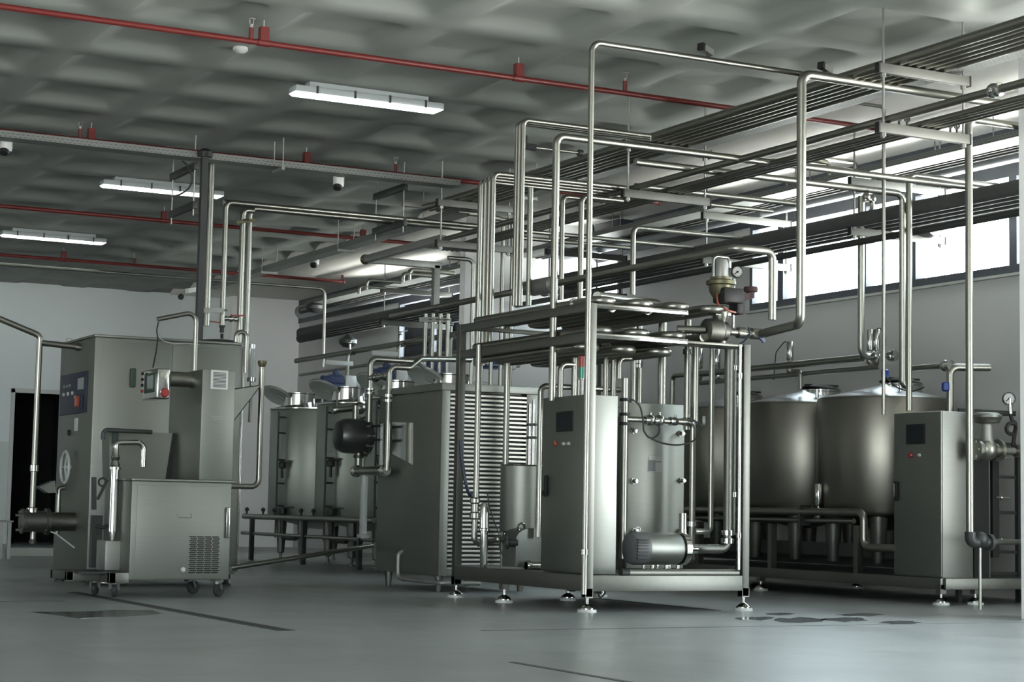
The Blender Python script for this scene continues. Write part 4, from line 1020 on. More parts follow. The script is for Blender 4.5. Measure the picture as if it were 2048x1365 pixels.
c = run('steel pipe rising at the chiller corner with an S-bend over its roof', [V(XQ, qb.y, zm), V(XQ, qb.y, zt2), V(A(820, 724, Y=qb.y).x, qb.y, zt2), V(A(846, 712, Y=qb.y).x, qb.y+.05, zt2+.09), V(7.75, qb.y+.3, zt2+.13)], .026, bend=.06)
for py in (792, 802):
    mb = MB(); mb.lathe([(.03, -.014), (.046, -.012), (.046, .012), (.03, .014)], V(XQ, qb.y, ZV(776, py, qb.x, qb.y)), n=16); obj('union', mb, M['polish'], c)
zc_ = ZV(757, 757, XQ, qa.y)
mb = MB(); mb.cyl(V(XQ, qa.y, zc_), V(XQ, qb.y, zc_), .026); mb.sph(V(XQ, qa.y-.12, zc_), .045); mb.sph(V(XQ, qb.y+.11, zc_), .04); tag(obj('check_valve', mb, M['polish']), 'polished check valve bridging the two pipes above the strainer drum', 'valve')
qg = A(763, 890, X=XQ)
t = thing('level_tube', 'clear level tube with dark end brackets beside the chiller corner pipe', 'sight glass', (XQ, qg.y, zm))
mb = MB(); mb.cyl((XQ, qg.y, zm+.03), (XQ, qg.y, ZV(763, 848, XQ, qg.y)), .017); obj('tube', mb, M['clear'], t)
for py in (852, 880):
    mb = MB(); mb.beam((XQ, qg.y-.01, ZV(760, py, XQ, qg.y)), (XQ, qg.y+.22, ZV(760, py, XQ, qg.y)), .02, .02); obj('bracket', mb, M['black'], t)
p = A(685, 822, Y=16.1)
mb = MB(); mb.lathe([(.03, 0), (.04, .02), (.03, .05), (.03, .2), (.05, .21), (.05, .26), (.035, .28), (.035, .34)], p+V(-.1, 0, 0), (1, 0, .12), 18); mb.sph(p+V(.17, 0, .03), .06); mb.cyl(p+V(-.06, 0, .0), p+V(-.06, -.02, .09), .01); tag(obj('inlet_valve', mb, M['pipe']), 'steel inlet valve body above the strainer drum', 'valve')
# ------------------------------------------------------------------ row of insulated storage tanks at the back
TXC, TR, TZ0, TZ1 = 9.25, .66, .55, 1.94
TPX = [641, 740, 842, 950]
TY = [A(px, 900, X=TXC).y for px in TPX]
tlab = ['pale insulated storage tank farthest back, its round lid propped open', 'pale insulated storage tank second from the back, behind the strainer drum', 'insulated storage tank mostly hidden behind the chiller, its manway neck visible', 'insulated storage tank behind the chiller roof, only its open lid visible']
for i, y in enumerate(TY):
    t = thing('storage_tank', tlab[i], 'tank', (TXC, y, 0), 'insulated storage tanks in a row')
    mb = MB(); mb.lathe([(0, TZ0-.14), (.12, TZ0-.13), (TR-.01, TZ0), (TR, TZ0+.02), (TR, TZ1-.03), (TR-.015, TZ1)], (TXC, y, 0), n=40); obj('shell', mb, M['cladding'], t)
    mb = MB(); mb.lathe([(TR-.0, TZ1-.015), (TR+.012, TZ1-.005), (TR+.012, TZ1+.01), (TR-.03, TZ1+.022), (.12, TZ1+.15), (0, TZ1+.16)], (TXC, y, 0), n=40); obj('top_cone', mb, M['polish'], t)
    mx_, my_ = TXC-.34, y-.06
    mb = MB(); mb.lathe([(.20, TZ1+.0), (.20, TZ1+.19), (.21, TZ1+.2), (.21, TZ1+.21), (.19, TZ1+.21), (.19, TZ1+.02), (0, TZ1+.02)], (mx_, my_, 0), n=30); nk = obj('manway_neck', mb, M['polish'], t)
    ax = V(.50, .22, .84).normalized()
    lc = V(mx_-.27, my_+.06, TZ1+.17)
    mb = MB(); mb.lathe([(0, .03), (.12, .025), (.205, .0), (.215, -.012), (.205, -.02), (.12, .005), (0, .01)], lc, ax, 30); ld = obj('lid', mb, M['lid'], t)
    mb = MB(); mb.torus(lc, .212, .010, ax, 30, 6); obj('gasket', mb, M['galv'], ld)
    mb = MB(); mb.cyl(lc, V(mx_-.17, my_+.03, TZ1+.10), .012); obj('hinge', mb, M['galv'], ld)
    # agitator: grey gearbox and blue motor lying along X
    gx = TXC+.36
    mb = MB(); mb.cyl((gx, y, TZ1+.04), (gx, y, TZ1+.3), .06); mb.box(gx-.06, y-.07, TZ1+.30, gx+.10, y+.07, TZ1+.48, .02); mb.cyl((gx+.1, y, TZ1+.39), (gx+.16, y, TZ1+.39), .06); gb = obj('gearbox', mb, M['white'], t)
    mb = MB(); mb.lathe([(.06, 0), (.085, .02), (.085, .2), (.075, .25), (.075, .30), (.06, .31)], (gx-.07, y, TZ1+.39), (-1, 0, 0), 18)
    for k in range(10): mb.beam((gx-.10, y+.085*math.cos(k*PI/5), TZ1+.39+.085*math.sin(k*PI/5)), (gx-.27, y+.085*math.cos(k*PI/5), TZ1+.39+.085*math.sin(k*PI/5)), .012, .022)
    mb.box(gx-.21, y-.04, TZ1+.47, gx-.12, y+.04, TZ1+.53, .01); mb.torus((gx-.17, y, TZ1+.53), .025, .008, (0, 1, 0), 12, 6); obj('motor', mb, M['blue'], gb)
    for a in (PI/4, 3*PI/4, 5*PI/4, 7*PI/4):
        x, yy = TXC+.52*math.cos(a), y+.52*math.sin(a)
        mb = MB(); mb.lathe([(.03, .09), (.045, .1), (.075, TZ0+.02)], (x, yy, 0), n=18); mb.cyl((x, yy, 0), (x, yy, .1), .018); mb.lathe([(.045, 0), (.045, .012), (.02, .02)], (x, yy, 0), n=14); obj('leg', mb, M['frame'], t)
    # level gauge on stand-offs to the left
    ang = math.radians(205)
    gx_, gy_ = TXC+(TR+.13)*math.cos(ang), y+(TR+.13)*math.sin(ang)
    ex, ey = TXC+TR*math.cos(ang), y+TR*math.sin(ang)
    mb = MB(); mb.cyl((gx_, gy_, .30), (gx_, gy_, TZ1-.05), .012, n=8)
    for zz in (TZ1-.12, 1.62, 1.28, .98, .70): mb.cyl((gx_, gy_, zz), (ex, ey, zz), .010, n=8)
    obj('level_gauge', mb, M['darkmetal'], t)
    mb = MB(); mb.lathe([(.02, -.05), (.045, -.04), (.05, .02), (.025, .05)], (gx_+.06, gy_-.02, 1.22), n=14); mb.cyl((gx_+.06, gy_-.02, 1.05), (gx_+.06, gy_-.02, 1.2), .018); mb.beam((gx_+.06, gy_-.02, 1.25), (gx_+.16, gy_-.06, 1.27), .02, .02); obj('sample_valve', mb, M['darkmetal'], t)
    mb = MB(); mb.lathe([(.03, 0), (.05, .02), (.05, .09), (.03, .1)], (gx_+.08, gy_-.03, .58), n=14); mb.beam((gx_-.02, gy_-.05, .69), (gx_+.2, gy_-.12, .68), .025, .015); mb.tube([V(gx_+.08, gy_-.03, .6), V(gx_+.08, gy_-.03, .30), V(gx_+.08, gy_-.5, .30)], .03); obj('outlet_valve', mb, M['darkmetal'], t)
# headers
def alongY(label, a, X, b, r, **k):
    p, q = A(a[0], a[1], X=X), A(b[0], b[1], X=X)
    z = (p.z+q.z)/2
    return run(label, [V(X, p.y, z), V(X, q.y, z)], r, **k), z, p.y, q.y
c, z, y0, y1 = alongY('steel header pipe running above the storage tanks with small valves on it', (592, 726), 9.75, (928, 662), .035, group='header pipes of the storage tanks')
for y in TY:
    mb = MB(); mb.cyl((9.75, y+.3, z), (9.75, y+.3, z+.12), .014); mb.sph((9.75, y+.3, z+.13), .028); mb.beam((9.75, y+.3, z+.15), (9.75+.1, y+.3, z+.17), .02, .012); obj('air_valve', mb, M['polish'], c)
    mb = MB(); mb.tube([V(9.75, y+.15, z-.03), V(9.62, y+.05, z-.03), V(9.62, y+.05, TZ1+.02)], .024, .06); mb.sph((9.68, y+.1, z-.03), .036); obj('drop_pipe', mb, M['pipe'], c)
c, z, y0, y1 = alongY('thin steel header pipe below the bigger one above the storage tanks', (600, 752), 9.9, (928, 700), .02, group='header pipes of the storage tanks')
for i, (px, py, w_) in enumerate(((678, 727, 55), (770, 708, 52))):
    a, b = A(px-w_/2, py-2, Y=22.0-1.6*i), A(px+w_/2, py+3, Y=22.0-1.6*i)
    mb = MB(); mb.beam(a, V(b.x, b.y, a.z), .04, .055, bev=.004); tag(obj('support_bar', mb, M['white']), 'pale support bar under the tank header pipes, %s of two' % ('left', 'right')[i], 'bracket', 'support bars under the header pipes')
c, z, y0, y1 = alongY('steel pipe running low in front of the storage tank legs, upper of two', (488, 1034), 8.45, (748, 1041), .034, group='low pipes before the storage tanks')
for y in (y0-.3, (y0+y1)/2, y1+.4):
    mb = MB(); mb.box(8.43, y-.03, 0, 8.48, y+.03, z-.02); obj('support_leg', mb, M['darkmetal'], c)
for y in [TY[0]+.9, TY[0]+.5, TY[0]-.1, TY[0]-.5, TY[1]+.2, TY[1]-.2]:
    mb = MB(); mb.cyl((8.45, y, z+.03), (8.45, y, z+.08), .012); mb.sph((8.45, y, z+.09), .028); obj('bleed_valve', mb, M['darkmetal'], c)
alongY('steel pipe running low in front of the storage tank legs, lower of two', (484, 1070), 8.47, (748, 1077), .022, group='low pipes before the storage tanks')
# ------------------------------------------------------------------ process skid
SX1 = A(1489, 900, Y=SY0).x; SY1 = A(918, 900, X=SX0).y
zU, zL, zB0, zB1 = ZV(1190, 607, SX0, SY0), ZV(1190, 666, SX0, SY0), .145, .255
pw = .06
t = thing('skid_frame', 'open stainless skid frame of square tube on round adjustable feet', 'frame', ((SX0+SX1)/2, (SY0+SY1)/2, 0))
zR = ZV(1489, 690, SX1, SY0)
for i, (x, y, zt_) in enumerate(((SX0, SY0, zU), (SX0, SY1, zU+.01), (SX1, SY0, zR), (SX1, SY1, zL))):
    mb = MB(); mb.box(x-pw/2, y-pw/2, zB0-.04, x+pw/2, y+pw/2, zt_, .004); obj('post', mb, M['frame'], t)
def foot(x, y, root, zt_=.13):
    mb = MB(); mb.cyl((x, y, .03), (x, y, zt_), .012); mb.lathe([(.055, .015), (.055, .03), (.04, .045), (.016, .06)], (x, y, 0), n=20); f_ = obj('foot', mb, M['polish'], root)
    mb = MB(); mb.lathe([(.066, 0), (.068, .004), (.066, .02), (.05, .022)], (x, y, 0), n=20); obj('foot_pad', mb, M['white'], f_)
    mb = MB(); mb.box(x-.03, y-.03, zt_-.03, x+.03, y+.03, zB0+.02); obj('foot_socket', mb, M['frame'], f_)
for x, y in ((SX0, SY0), (SX0, SY1), (SX1, SY0), (SX1, SY1), (SX0+.02, (SY0+SY1)/2+.25), ((SX0+SX1)/2+.05, SY1-.55)): foot(x, y, t)
for nm, a, b in (('base_rail', (SX0, SY0), (SX1, SY0)), ('base_rail', (SX0, SY0), (SX0, SY1)), ('base_rail', (SX1, SY0), (SX1, SY1)), ('base_rail', (SX0, SY1), (SX1, SY1)), ('base_rail', (SX0, (SY0+SY1)/2), (SX1, (SY0+SY1)/2))):
    mb = MB(); mb.beam((a[0], a[1], (zB0+zB1)/2), (b[0], b[1], (zB0+zB1)/2), .055, zB1-zB0, bev=.004); obj(nm, mb, M['frame'], t)
mb = MB(); mb.box(SX0+.02, SY0+.02, zB1-.012, SX1-.02, SY1-.02, zB1-.004); obj('deck_plate', mb, M['steelh'], t)
for zz, hh in ((zU, .032), (zL, .036)):
    xr = A(1372, 625, Y=SY0).x
    mb = MB(); mb.beam((SX0, SY0, zz-hh/2), (xr, SY0, zz-hh/2), .045, hh, bev=.003); obj('front_rail', mb, M['polish'], t)
    mb = MB(); mb.beam((SX0, SY0, zz-hh/2-.008), (SX0, SY1, zz-hh/2-.008), .045, hh+.03, bev=.003); obj('side_rail', mb, M['frame'], t)
    mb = MB(); mb.beam((SX0, SY1, zz-hh/2), (xr, SY1, zz-hh/2), .045, hh, bev=.003); obj('rear_rail', mb, M['frame'], t)
    mb = MB(); mb.beam((xr, SY0, zz-hh/2), (xr, SY1, zz-hh/2), .045, hh, bev=.003); obj('side_rail', mb, M['frame'], t)
mb = MB(); mb.box(xr-.1, SY0-.02, zR-.02, SX1+.03, SY0+.22, zR, .004); obj('valve_shelf', mb, M['frame'], t)
# holding tube: serpentine of wide pipe in two tiers
def coil(label, z, r, xs, y0, y1):
    pts = []
    for i, x in enumerate(xs):
        a, b = (y1, y0) if i % 2 == 0 else (y0, y1)
        pts += [V(x, a, z), V(x, b, z)]
    return run(label, pts, r, 'pipe', 'holding tube coils on the skid', (xs[1]-xs[0])/2, 'holding_tube', 'pipe', n=16)
dx = .155
c = coil('wide serpentine holding tube lying on top of the skid frame', zU+.032, .03, [SX0+.06+dx*i for i in range(8)], SY0+.03, SY1-.15)
for i in range(4):
    x = SX0+.06+dx*2*i+dx/2
    mb = MB(); mb.lathe([(.031, -.012), (.042, -.01), (.042, .01), (.031, .012)], V(x-dx/2, SY0+.35, zU+.032), (0, 1, 0), 14); obj('clamp_ring', mb, M['polish'], c)
coil('serpentine holding tube slung between the two top rails of the skid', zL+.035, .03, [SX0+.08+dx*i for i in range(7)], SY0+.1, SY1-.1)
coil('lowest serpentine holding tube under the lower top rail of the skid', zL-.075, .03, [SX0+.06+dx*i for i in range(6)], SY0+.25, SY1-.2)
p0 = A(1180, 592, Y=SY0+.5); p1 = A(1330, 573, Y=SY0+1.2); 
run('fat steel outlet pipe rising from the coils and bending down at the skid rear', [V(SX0+.25, SY0+.35, zU+.10), V(7.72, SY0+1.05, zU+.175), V(7.88, SY0+1.0, zU+.17), V(7.88, SY0+1.0, zL-.45)], .034, bend=.09)
# electrical cabinet in the skid
EX0, EX1, EY0, EY1 = 6.715, 7.0, 11.62, 12.215
ez0, ez1 = zB1, ZV(1172, 789, EX0, EY0)
t = thing('control_cabinet', 'tall stainless control cabinet on the skid with dark touch screen and stop button', 'cabinet', ((EX0+EX1)/2, (EY0+EY1)/2, ez0))
mb = MB(); mb.box(EX0+.02, EY0, ez0, EX1, EY1, ez1, .005); obj('body', mb, M['steel'], t)
mb = MB(); mb.box(EX0, EY0-.004, ez0+.01, EX0+.016, EY1+.004, ez1-.004, .004); d_ = obj('door', mb, M['steel'], t)
mb = MB(); mb.box(EX0+.016, EY0+.004, ez0+.012, EX0+.021, EY1-.004, ez1-.01); obj('door_seal', mb, M['black'], t)
a, b = A(1113, 865, X=EX0), A(1146, 822, X=EX0)
mb = MB(); mb.box(EX0-.008, a.y, a.z, EX0, b.y, b.z, .003); s_ = obj('touch_screen', mb, M['black'], d_)
mb = MB(); mb.box(EX0-.010, a.y-.012, a.z+.012, EX0-.0075, b.y+.012, b.z-.012); obj('display', mb, M['screen'], s_)
for px, mt, r_ in ((1112, 'orange', .02), (1129, 'gauge', .013), (1139, 'gauge', .013)):
    p = A(px, 888, X=EX0); mb = MB(); mb.lathe([(r_, 0), (r_, .012), (r_*.7, .02), (0, .022)], (EX0, p.y, p.z), (-1, 0, 0), 14); obj('push_button', mb, M[mt], d_)
a = A(1095, 973, X=EX0); mb = MB(); mb.box(EX0-.025, a.y-.012, a.z-.075, EX0, a.y+.018, a.z+.08, .006); mb.lathe([(.02, 0), (.02, .02)], (EX0, a.y+.03, a.z-.05), (-1, 0, 0), 12); obj('handle', mb, M['black'], d_)
sx, sy = 6.80, 11.80
b_ = V(sx, sy, ez1)
t = thing('signal_tower', 'small signal light with red lens over green lens on the control cabinet', 'signal light', b_)
zr0, zr1, zr2 = ZV(1170, 757, sx, sy), ZV(1170, 735, sx, sy), ZV(1171, 712, sx, sy)
mb = MB(); mb.cyl(b_, V(sx, sy, zr0), .014); mb.cyl(V(sx, sy, zr0-.012), V(sx, sy, zr0), .026); obj('stem', mb, M['galv'], t)
mb = MB(); mb.cyl(V(sx, sy, zr0), V(sx, sy, zr1), .026); obj('green_lens', mb, M['greenl'], t)
mb = MB(); mb.lathe([(.026, 0), (.026, zr2-zr1-.006), (.02, zr2-zr1), (0, zr2-zr1)], (sx, sy, zr1)); obj('red_lens', mb, M['redp'], t)
# plate heat exchanger
QX0, QX1, QY = A(1256, 900, Y=12.25).x, A(1369, 900, Y=12.25).x, 12.25
qz1 = ZV(1256, 805, QX0, QY)
t = thing('plate_heat_exchanger', 'stainless plate heat exchanger with wide front plate and tie bolts behind the motor', 'heat exchanger', ((QX0+QX1)/2, QY+.3, zB1))
mb = MB(); mb.box(QX0, QY, zB1+.02, QX1, QY+.035, qz1, .006); fp = obj('front_plate', mb, M['steel'], t)
mb = MB()
for i in range(22): mb.box(QX0+.05, QY+.04+i*.011, zB1+.08, QX1-.05, QY+.047+i*.011, qz1-.1)
obj('plate_pack', mb, M['steelh'], t)
mb = MB(); mb.box(QX0, QY+.29, zB1+.0, QX1, QY+.325, qz1-.02, .006); obj('rear_plate', mb, M['steel'], t)
for px, py in ((1265, 862), (1360, 868), (1266, 963), (1362, 962), (1268, 1063), (1360, 1064)):
    p = A(px, py, Y=QY); mb = MB(); mb.lathe([(.026, 0), (.026, .012), (.017, .014), (.017, .05), (0, .052)], (p.x, QY, p.z), (0, -1, 0), 6); obj('tie_bolt', mb, M['polish'], t)
a, b = A(1296, 944, Y=QY), A(1324, 914, Y=QY); mb = MB(); mb.box(a.x, QY-.004, a.z, b.x, QY, b.z); npz = obj('name_plate', mb, M['galv'], fp)
mb = MB(); mb.box(a.x+.004, QY-.006, a.z+.004, (a.x+b.x)/2, QY-.003, b.z-.03); mb.box(a.x+.06, QY-.006, b.z-.045, b.x-.01, QY-.003, b.z-.035); obj('plate_print', mb, M['motor'], npz)
mb = MB()
for px in (1283,): pass
# pump with stainless-shrouded motor
pY = 11.72
pz = ZV(1310, 1098, 7.35, pY)
mx0, mx1 = A(1254, 1100, Y=pY).x, A(1368, 1100, Y=pY).x
t = thing('centrifugal_pump', 'centrifugal pump with stainless shrouded motor lying on the skid deck', 'pump', ((mx0+mx1)/2, pY, zB1))
R_ = .118
mb = MB(); mb.lathe([(R_*.9, .13), (R_, .135), (R_, .40), (R_*.93, .43), (R_*.7, .45)], (mx0, pY, pz), (1, 0, 0), 30); obj('shroud', mb, M['steelh'], t)
mb = MB(); mb.lathe([(0, 0), (R_*.6, .0), (R_*.95, .025), (R_*1.02, .06), (R_*1.02, .14)], (mx0, pY, pz), (1, 0, 0), 30); fc = obj('fan_cover', mb, M['motor'], t)
mb = MB()
for k in range(7): mb.box(mx0+.02, pY-R_*1.04, pz-.07+.022*k, mx0+.11, pY-R_*.85, pz-.062+.022*k)
obj('cooling_slots', mb, M['black'], fc)
mb = MB(); mb.torus((mx0+.09, pY, pz+R_+.02), .018, .006, (0, 1, 0), 14, 6); obj('lifting_eye', mb, M['galv'], fc)
mb = MB(); mb.lathe([(.06, .44), (R_*1.02, .445), (R_*1.02, .49), (R_*.6, .53), (.035, .54), (.035, .60)], (mx0, pY, pz), (1, 0, 0), 28); mb.cyl((mx0+.48, pY, pz), (mx0+.48, pY-.0, pz+.26), .03); obj('volute', mb, M['polish'], t)
for x in (mx0+.18, mx0+.30, mx0+.40):
    mb = MB(); mb.lathe([(.028, 0), (.028, .01), (.014, .02), (.014, pz-R_-zB1)], (x, pY-.06, zB1)); mb.cyl((x, pY+.06, zB1), (x, pY+.06, pz-R_*.8), .014); obj('motor_foot', mb, M['polish'], t)
# stainless tubes along the deck
za_ = ZV(1360, 1142, 7.6, SY0-.02)
a_, b_ = A(1256, 1146, Y=SY0+.01).x, A(1475, 1143, Y=SY0+.01).x
c = run('horizontal steel tube with black ends along the front of the skid deck', [V(a_, SY0+.01, za_-.015), V(b_, SY0+.01, za_-.015)], .028, 'frame')
mb = MB(); mb.cyl((a_-.06, SY0+.01, za_-.015), (a_+.002, SY0+.01, za_-.015), .03); mb.box(b_-.005, SY0-.01, za_-.05, b_+.025, SY0+.03, za_+.09); obj('end_plug', mb, M['black'], c)
# vertical pipes on the right of the skid
def sv(label, px, ytop, ybot, Y, r, mat='pipe', **k):
    q = A(px, ybot, Y=Y)
    return run(label, [q, V(q.x, q.y, ZV(px, ytop, q.x, q.y))], r, mat, 'vertical pipes on the skid', **k)
def rings(o, x, y, zs, r):
    for z in zs:
        mb = MB(); mb.lathe([(r, -.02), (r*1.5, -.018), (r*1.5, .018), (r, .02)], (x, y, z), n=14); obj('union', mb, M['polish'], o)
q = A(1386, 845, Y=12.0)
c = run('upright steel pipe right of the heat exchanger with a bulb elbow at its top', [V(q.x-.14, 12.0, q.z), V(q.x, 12.0, q.z), V(q.x, 12.0, .42)], .024, bend=.05); rings(c, q.x, 12.0, (.62,), .024)
c = sv('wide steel pipe hanging from the skid top in front of the heat exchanger edge', 1374, 640, 860, 12.1, .028); o_ = ORG[c.name]; rings(c, A(1374, 860, Y=12.1).x, 12.1, (A(1374, 704, Y=12.1).z,), .028)
q = A(1421, 1064, Y=11.9)
c = run('slender steel pipe in the skid with a bottom elbow to the left', [V(q.x, 11.9, ZV(1424, 685, q.x, 11.9)), V(q.x, 11.9, q.z), V(q.x-.14, 11.9, q.z)], .021, bend=.04)
c = sv('second slender steel pipe left of its twin, dropping from the valve shelf', 1390, 660, 845, 11.95, .026)
q = A(1455, 1080, Y=11.75)
c = run('thick steel pipe rising from the pump to the valve shelf of the skid', [V(mx1+.05, pY, pz+.0), V(q.x, 11.75, pz+.0), V(q.x, 11.75, ZV(1457, 690, q.x, 11.75))], .034, 'frame', bend=.07); rings(c, q.x, 11.75, (.56, .5), .034)
c = sv('slim pipe between the thick riser and the right skid post', 1467, 700, 1070, 11.8, .014, 'frame'); rings(c, A(1467, 1070, Y=11.8).x, 11.8, (A(1467, 736, Y=11.8).z, A(1467, 990, Y=11.8).z), .016)
c = sv('bright thin tube beside the right skid post', 1477, 690, 1140, SY0-.02, .014, 'polish'); rings(c, A(1477, 1140, Y=SY0-.02).x, SY0-.02, (A(1477, 752, Y=SY0-.02).z, A(1477, 1072, Y=SY0-.02).z), .014)
# product line with valves at the front of the heat exchanger
Yf = 12.05
zf = A(1320, 842, Y=Yf).z
x0, x1 = A(1248, 842, Y=Yf).x, A(1392, 842, Y=Yf).x
t = thing('valve_line', 'horizontal steel product line with ball valves before the heat exchanger', 'valve', ((x0+x1)/2, Yf, zf))
mb = MB(); mb.tube([V(x0, Yf, zf), V(x1, Yf, zf)], .022); obj('tube', mb, M['pipe'], t)
for px, r_ in ((1300, .042), (1318, .045), (1350, .034), (1378, .036)):
    x = A(px, 842, Y=Yf).x; mb = MB(); mb.sph((x, Yf, zf), r_); mb.lathe([(.022, -.05), (.034, -.048), (.034, -.03), (.022, -.028)], (x, Yf, zf), (1, 0, 0), 14); mb.cyl((x, Yf, zf), (x, Yf-.01, zf+r_+.02), .010); obj('valve_ball', mb, M['polish'], t)
p = A(1398, 842, Y=Yf); mb = MB(); mb.lathe([(0, .01), (.035, .012), (.035, -.01), (0, -.012)], p+V(.03, -.02, .0), (.8, -.5, 0), 16); obj('dial', mb, M['gauge'], t)
def cable(label, pts, r=.007, mat='rubber'):
    # smooth curve through the points
    P = [Vector(p) for p in pts]; out = []
    for i in range(len(P)-1):
        a, b, c_, d = P[max(0, i-1)], P[i], P[i+1], P[min(len(P)-1, i+2)]
        for k in range(8):
            s = k/8
            out.append(.5*((2*b)+(c_-a)*s+(2*a-5*b+4*c_-d)*s*s+(3*b-a-3*c_+d)*s**3))
    out.append(P[-1])
    mb = MB(); mb.tube(out, r, 0, n=7)
    return tag(obj('cable', mb, M[mat]), label, 'cable')
Yk_ = 11.9
cable('black cable looping from the steel sensor tube down and around to the product line', [A(1246, 800, Y=Yk_), A(1262, 799, Y=Yk_), A(1279, 812, Y=Yk_), A(1286, 840, Y=Yk_), A(1288, 862, Y=Yk_), A(1300, 876, Y=Yk_), A(1330, 888, Y=Yk_), A(1362, 890, Y=Yk_), A(1390, 880, Y=Yk_), A(1403, 860, Y=Yk_), A(1398, 848, Y=Yk_), A(1380, 838, Y=Yk_)])
cable('short black cable loop under the product line valves', [A(1288, 862, Y=Yk_+.02), A(1296, 874, Y=Yk_+.02), A(1308, 876, Y=Yk_+.02), A(1318, 866, Y=Yk_+.02), A(1318, 850, Y=Yk_+.02)])
q = A(1247, 1000, Y=11.85)
c = run('upright sensor tube with black clamps right of the control cabinet', [V(q.x, 11.85, .36), V(q.x, 11.85, ZV(1246, 757, q.x, 11.85))], .026)
for py in (800, 829, 848):
    mb = MB(); mb.lathe([(.027, -.012), (.04, -.01), (.04, .01), (.027, .012)], V(q.x, 11.85, ZV(1246, py, q.x, 11.85)), n=14); obj('clamp', mb, M['black'], c)
q2 = A(1238, 752, Y=12.1); zt_ = ZV(1240, 716, q2.x, 12.1)
c = run('hooked steel pipe standing on the sensor tube and reaching right to the flanged riser', [V(q2.x, 12.1, ZV(1237, 758, q2.x, 12.1)), V(q2.x, 12.1, zt_), V(A(1262, 716, Y=12.1).x, 12.1, zt_)], .02, bend=.05)
for i, px in enumerate((1266, 1278)):
    qq = A(px, 806, Y=14.3)
    c = run('flanged steel riser behind the skid, %s of a touching pair' % ('left', 'right')[i], [qq, V(qq.x, 14.3, ZV(px+1, 645, qq.x, 14.3))], .026)
    if i == 1:
        mb = MB()
        for py, rr in ((683, .062), (708, .056), (725, .05), (733, .045)): mb.lathe([(.03, -.018), (rr, -.014), (rr, .014), (.03, .018)], V(qq.x-.02, 14.3, ZV(px, py, qq.x, 14.3)), n=18)
        mb.lathe([(.042, 0), (.055, .05), (.055, .08), (.042, .1)], V(qq.x-.02, 14.3, ZV(px, 706, qq.x, 14.3)), n=18); obj('flange', mb, M['polish'], c)
p = A(1210, 700, Y=14.3); run('dark steel branch pipe reaching left from the flanged riser', [p, V(A(1262, 692, Y=14.3).x, 14.3, p.z)], .026)
# pipes between the lower coil and the cabinet
Yz = 12.3
for i, (px, pt, hook) in enumerate(((1120, 728, 1), (1148, 668, 0), (1158, 682, -1), (1211, 672, 0), (1226, 690, -1))):
    q = A(px, 800, Y=Yz); zt_ = ZV(px, pt, q.x, Yz)
    pts = [V(q.x, Yz, 1.45), V(q.x, Yz, zt_)]
    if hook: pts.append(V(q.x+.12*hook, Yz, zt_))
    run('short upright pipe between the lowest coil and the control cabinet, %s of five' % ('leftmost', 'second', 'third', 'fourth', 'rightmost')[i], pts, .022, group='short upright pipes behind the cabinet', bend=.05)
q = A(1078, 985, Y=12.55); zt_ = ZV(1080, 772, q.x, 12.55)
run('steel pipe bending from the pump shroud up and right behind the control cabinet', [V(q.x, 12.55, .5), V(q.x, 12.55, zt_), V(A(1240, 772, Y=12.55).x, 12.55, zt_)], .022, bend=.05)
# left bay of the skid: balance tank, pump shroud, filter
bc = A(1044, 1000, Y=13.02)
t = thing('balance_tank', 'small open cylindrical balance tank hanging in the left bay of the skid', 'tank', (bc.x, bc.y, .5))
zt_, zb_ = ZV(1044, 932, bc.x, bc.y), ZV(1044, 1063, bc.x, bc.y)
mb = MB(); mb.lathe([(.03, zb_-.06), (.17, zb_), (.172, zb_+.01), (.172, zt_), (.165, zt_), (.165, zb_+.03), (0, zb_+.02)], (bc.x, bc.y, 0), n=36); obj('shell', mb, M['steel'], t)
mb = MB(); mb.torus((bc.x, bc.y, zt_), .17, .007, (0, 0, 1), 36, 6); obj('rim', mb, M['polish'], t)
for a in (.5, 2.6, 4.4):
    mb = MB(); mb.cyl((bc.x+.15*math.cos(a), bc.y+.15*math.sin(a), zB1), (bc.x+.15*math.cos(a), bc.y+.15*math.sin(a), zb_+.08), .014); obj('leg', mb, M['frame'], t)
s0 = A(1012, 1100, Y=12.72).x; s1 = A(1091, 1100, Y=12.72).x
t = thing('feed_pump', 'feed pump under a rounded stainless shroud at the cabinet foot', 'pump', ((s0+s1)/2, 12.72, zB1))
zs = ZV(1060, 1057, (s0+s1)/2, 12.72)
mb = MB(); cx_ = (s0+s1)/2
pr = [(s0+.02, zB1+.015), (s1, zB1+.015), (s1, zs-.08)] + [(cx_+.03+(s1-cx_-.03)*math.cos(a), zs-.09+.09*math.sin(a)) for a in [PI*k/10 for k in range(1, 6)]] + [(cx_-.02-(cx_-s0-.04)*math.sin(a), zs-.09+.09*math.cos(a)) for a in [PI/2*k/5 for k in range(0, 6)]]
mb.prism([(x, 12.6, z) for x, z in pr], (0, .22, 0)); obj('shroud', mb, M['steelh'], t)
p = A(1014, 1086, Y=12.62); mb = MB(); mb.torus(p, .04, .014, (1, -.4, 0), 20, 8); mb.cyl(p, p+V(.08, 0, 0), .032); obj('suction_port', mb, M['darkmetal'], t)
p = A(1066, 1132, Y=12.56); mb = MB(); mb.cyl(p+V(-.06, 0, 0), p+V(.09, 0, 0), .03); mb.lathe([(.03, 0), (.04, .01), (.04, .03), (.03, .04)], p+V(-.06, 0, 0), (1, 0, 0)); obj('drain_cock', mb, M['polish'], t)
p = A(1042, 1055, Y=12.66); mb = MB(); mb.torus(p, .03, .009, (0, 1, .3), 18, 6); obj('clamp_ring', mb, M['polish'], t)
c = sv('steel pipe standing in front of the louvres beside the left skid post', 952, 690, 1000, 12.95, .023)
qx = A(950, 1000, Y=12.95).x
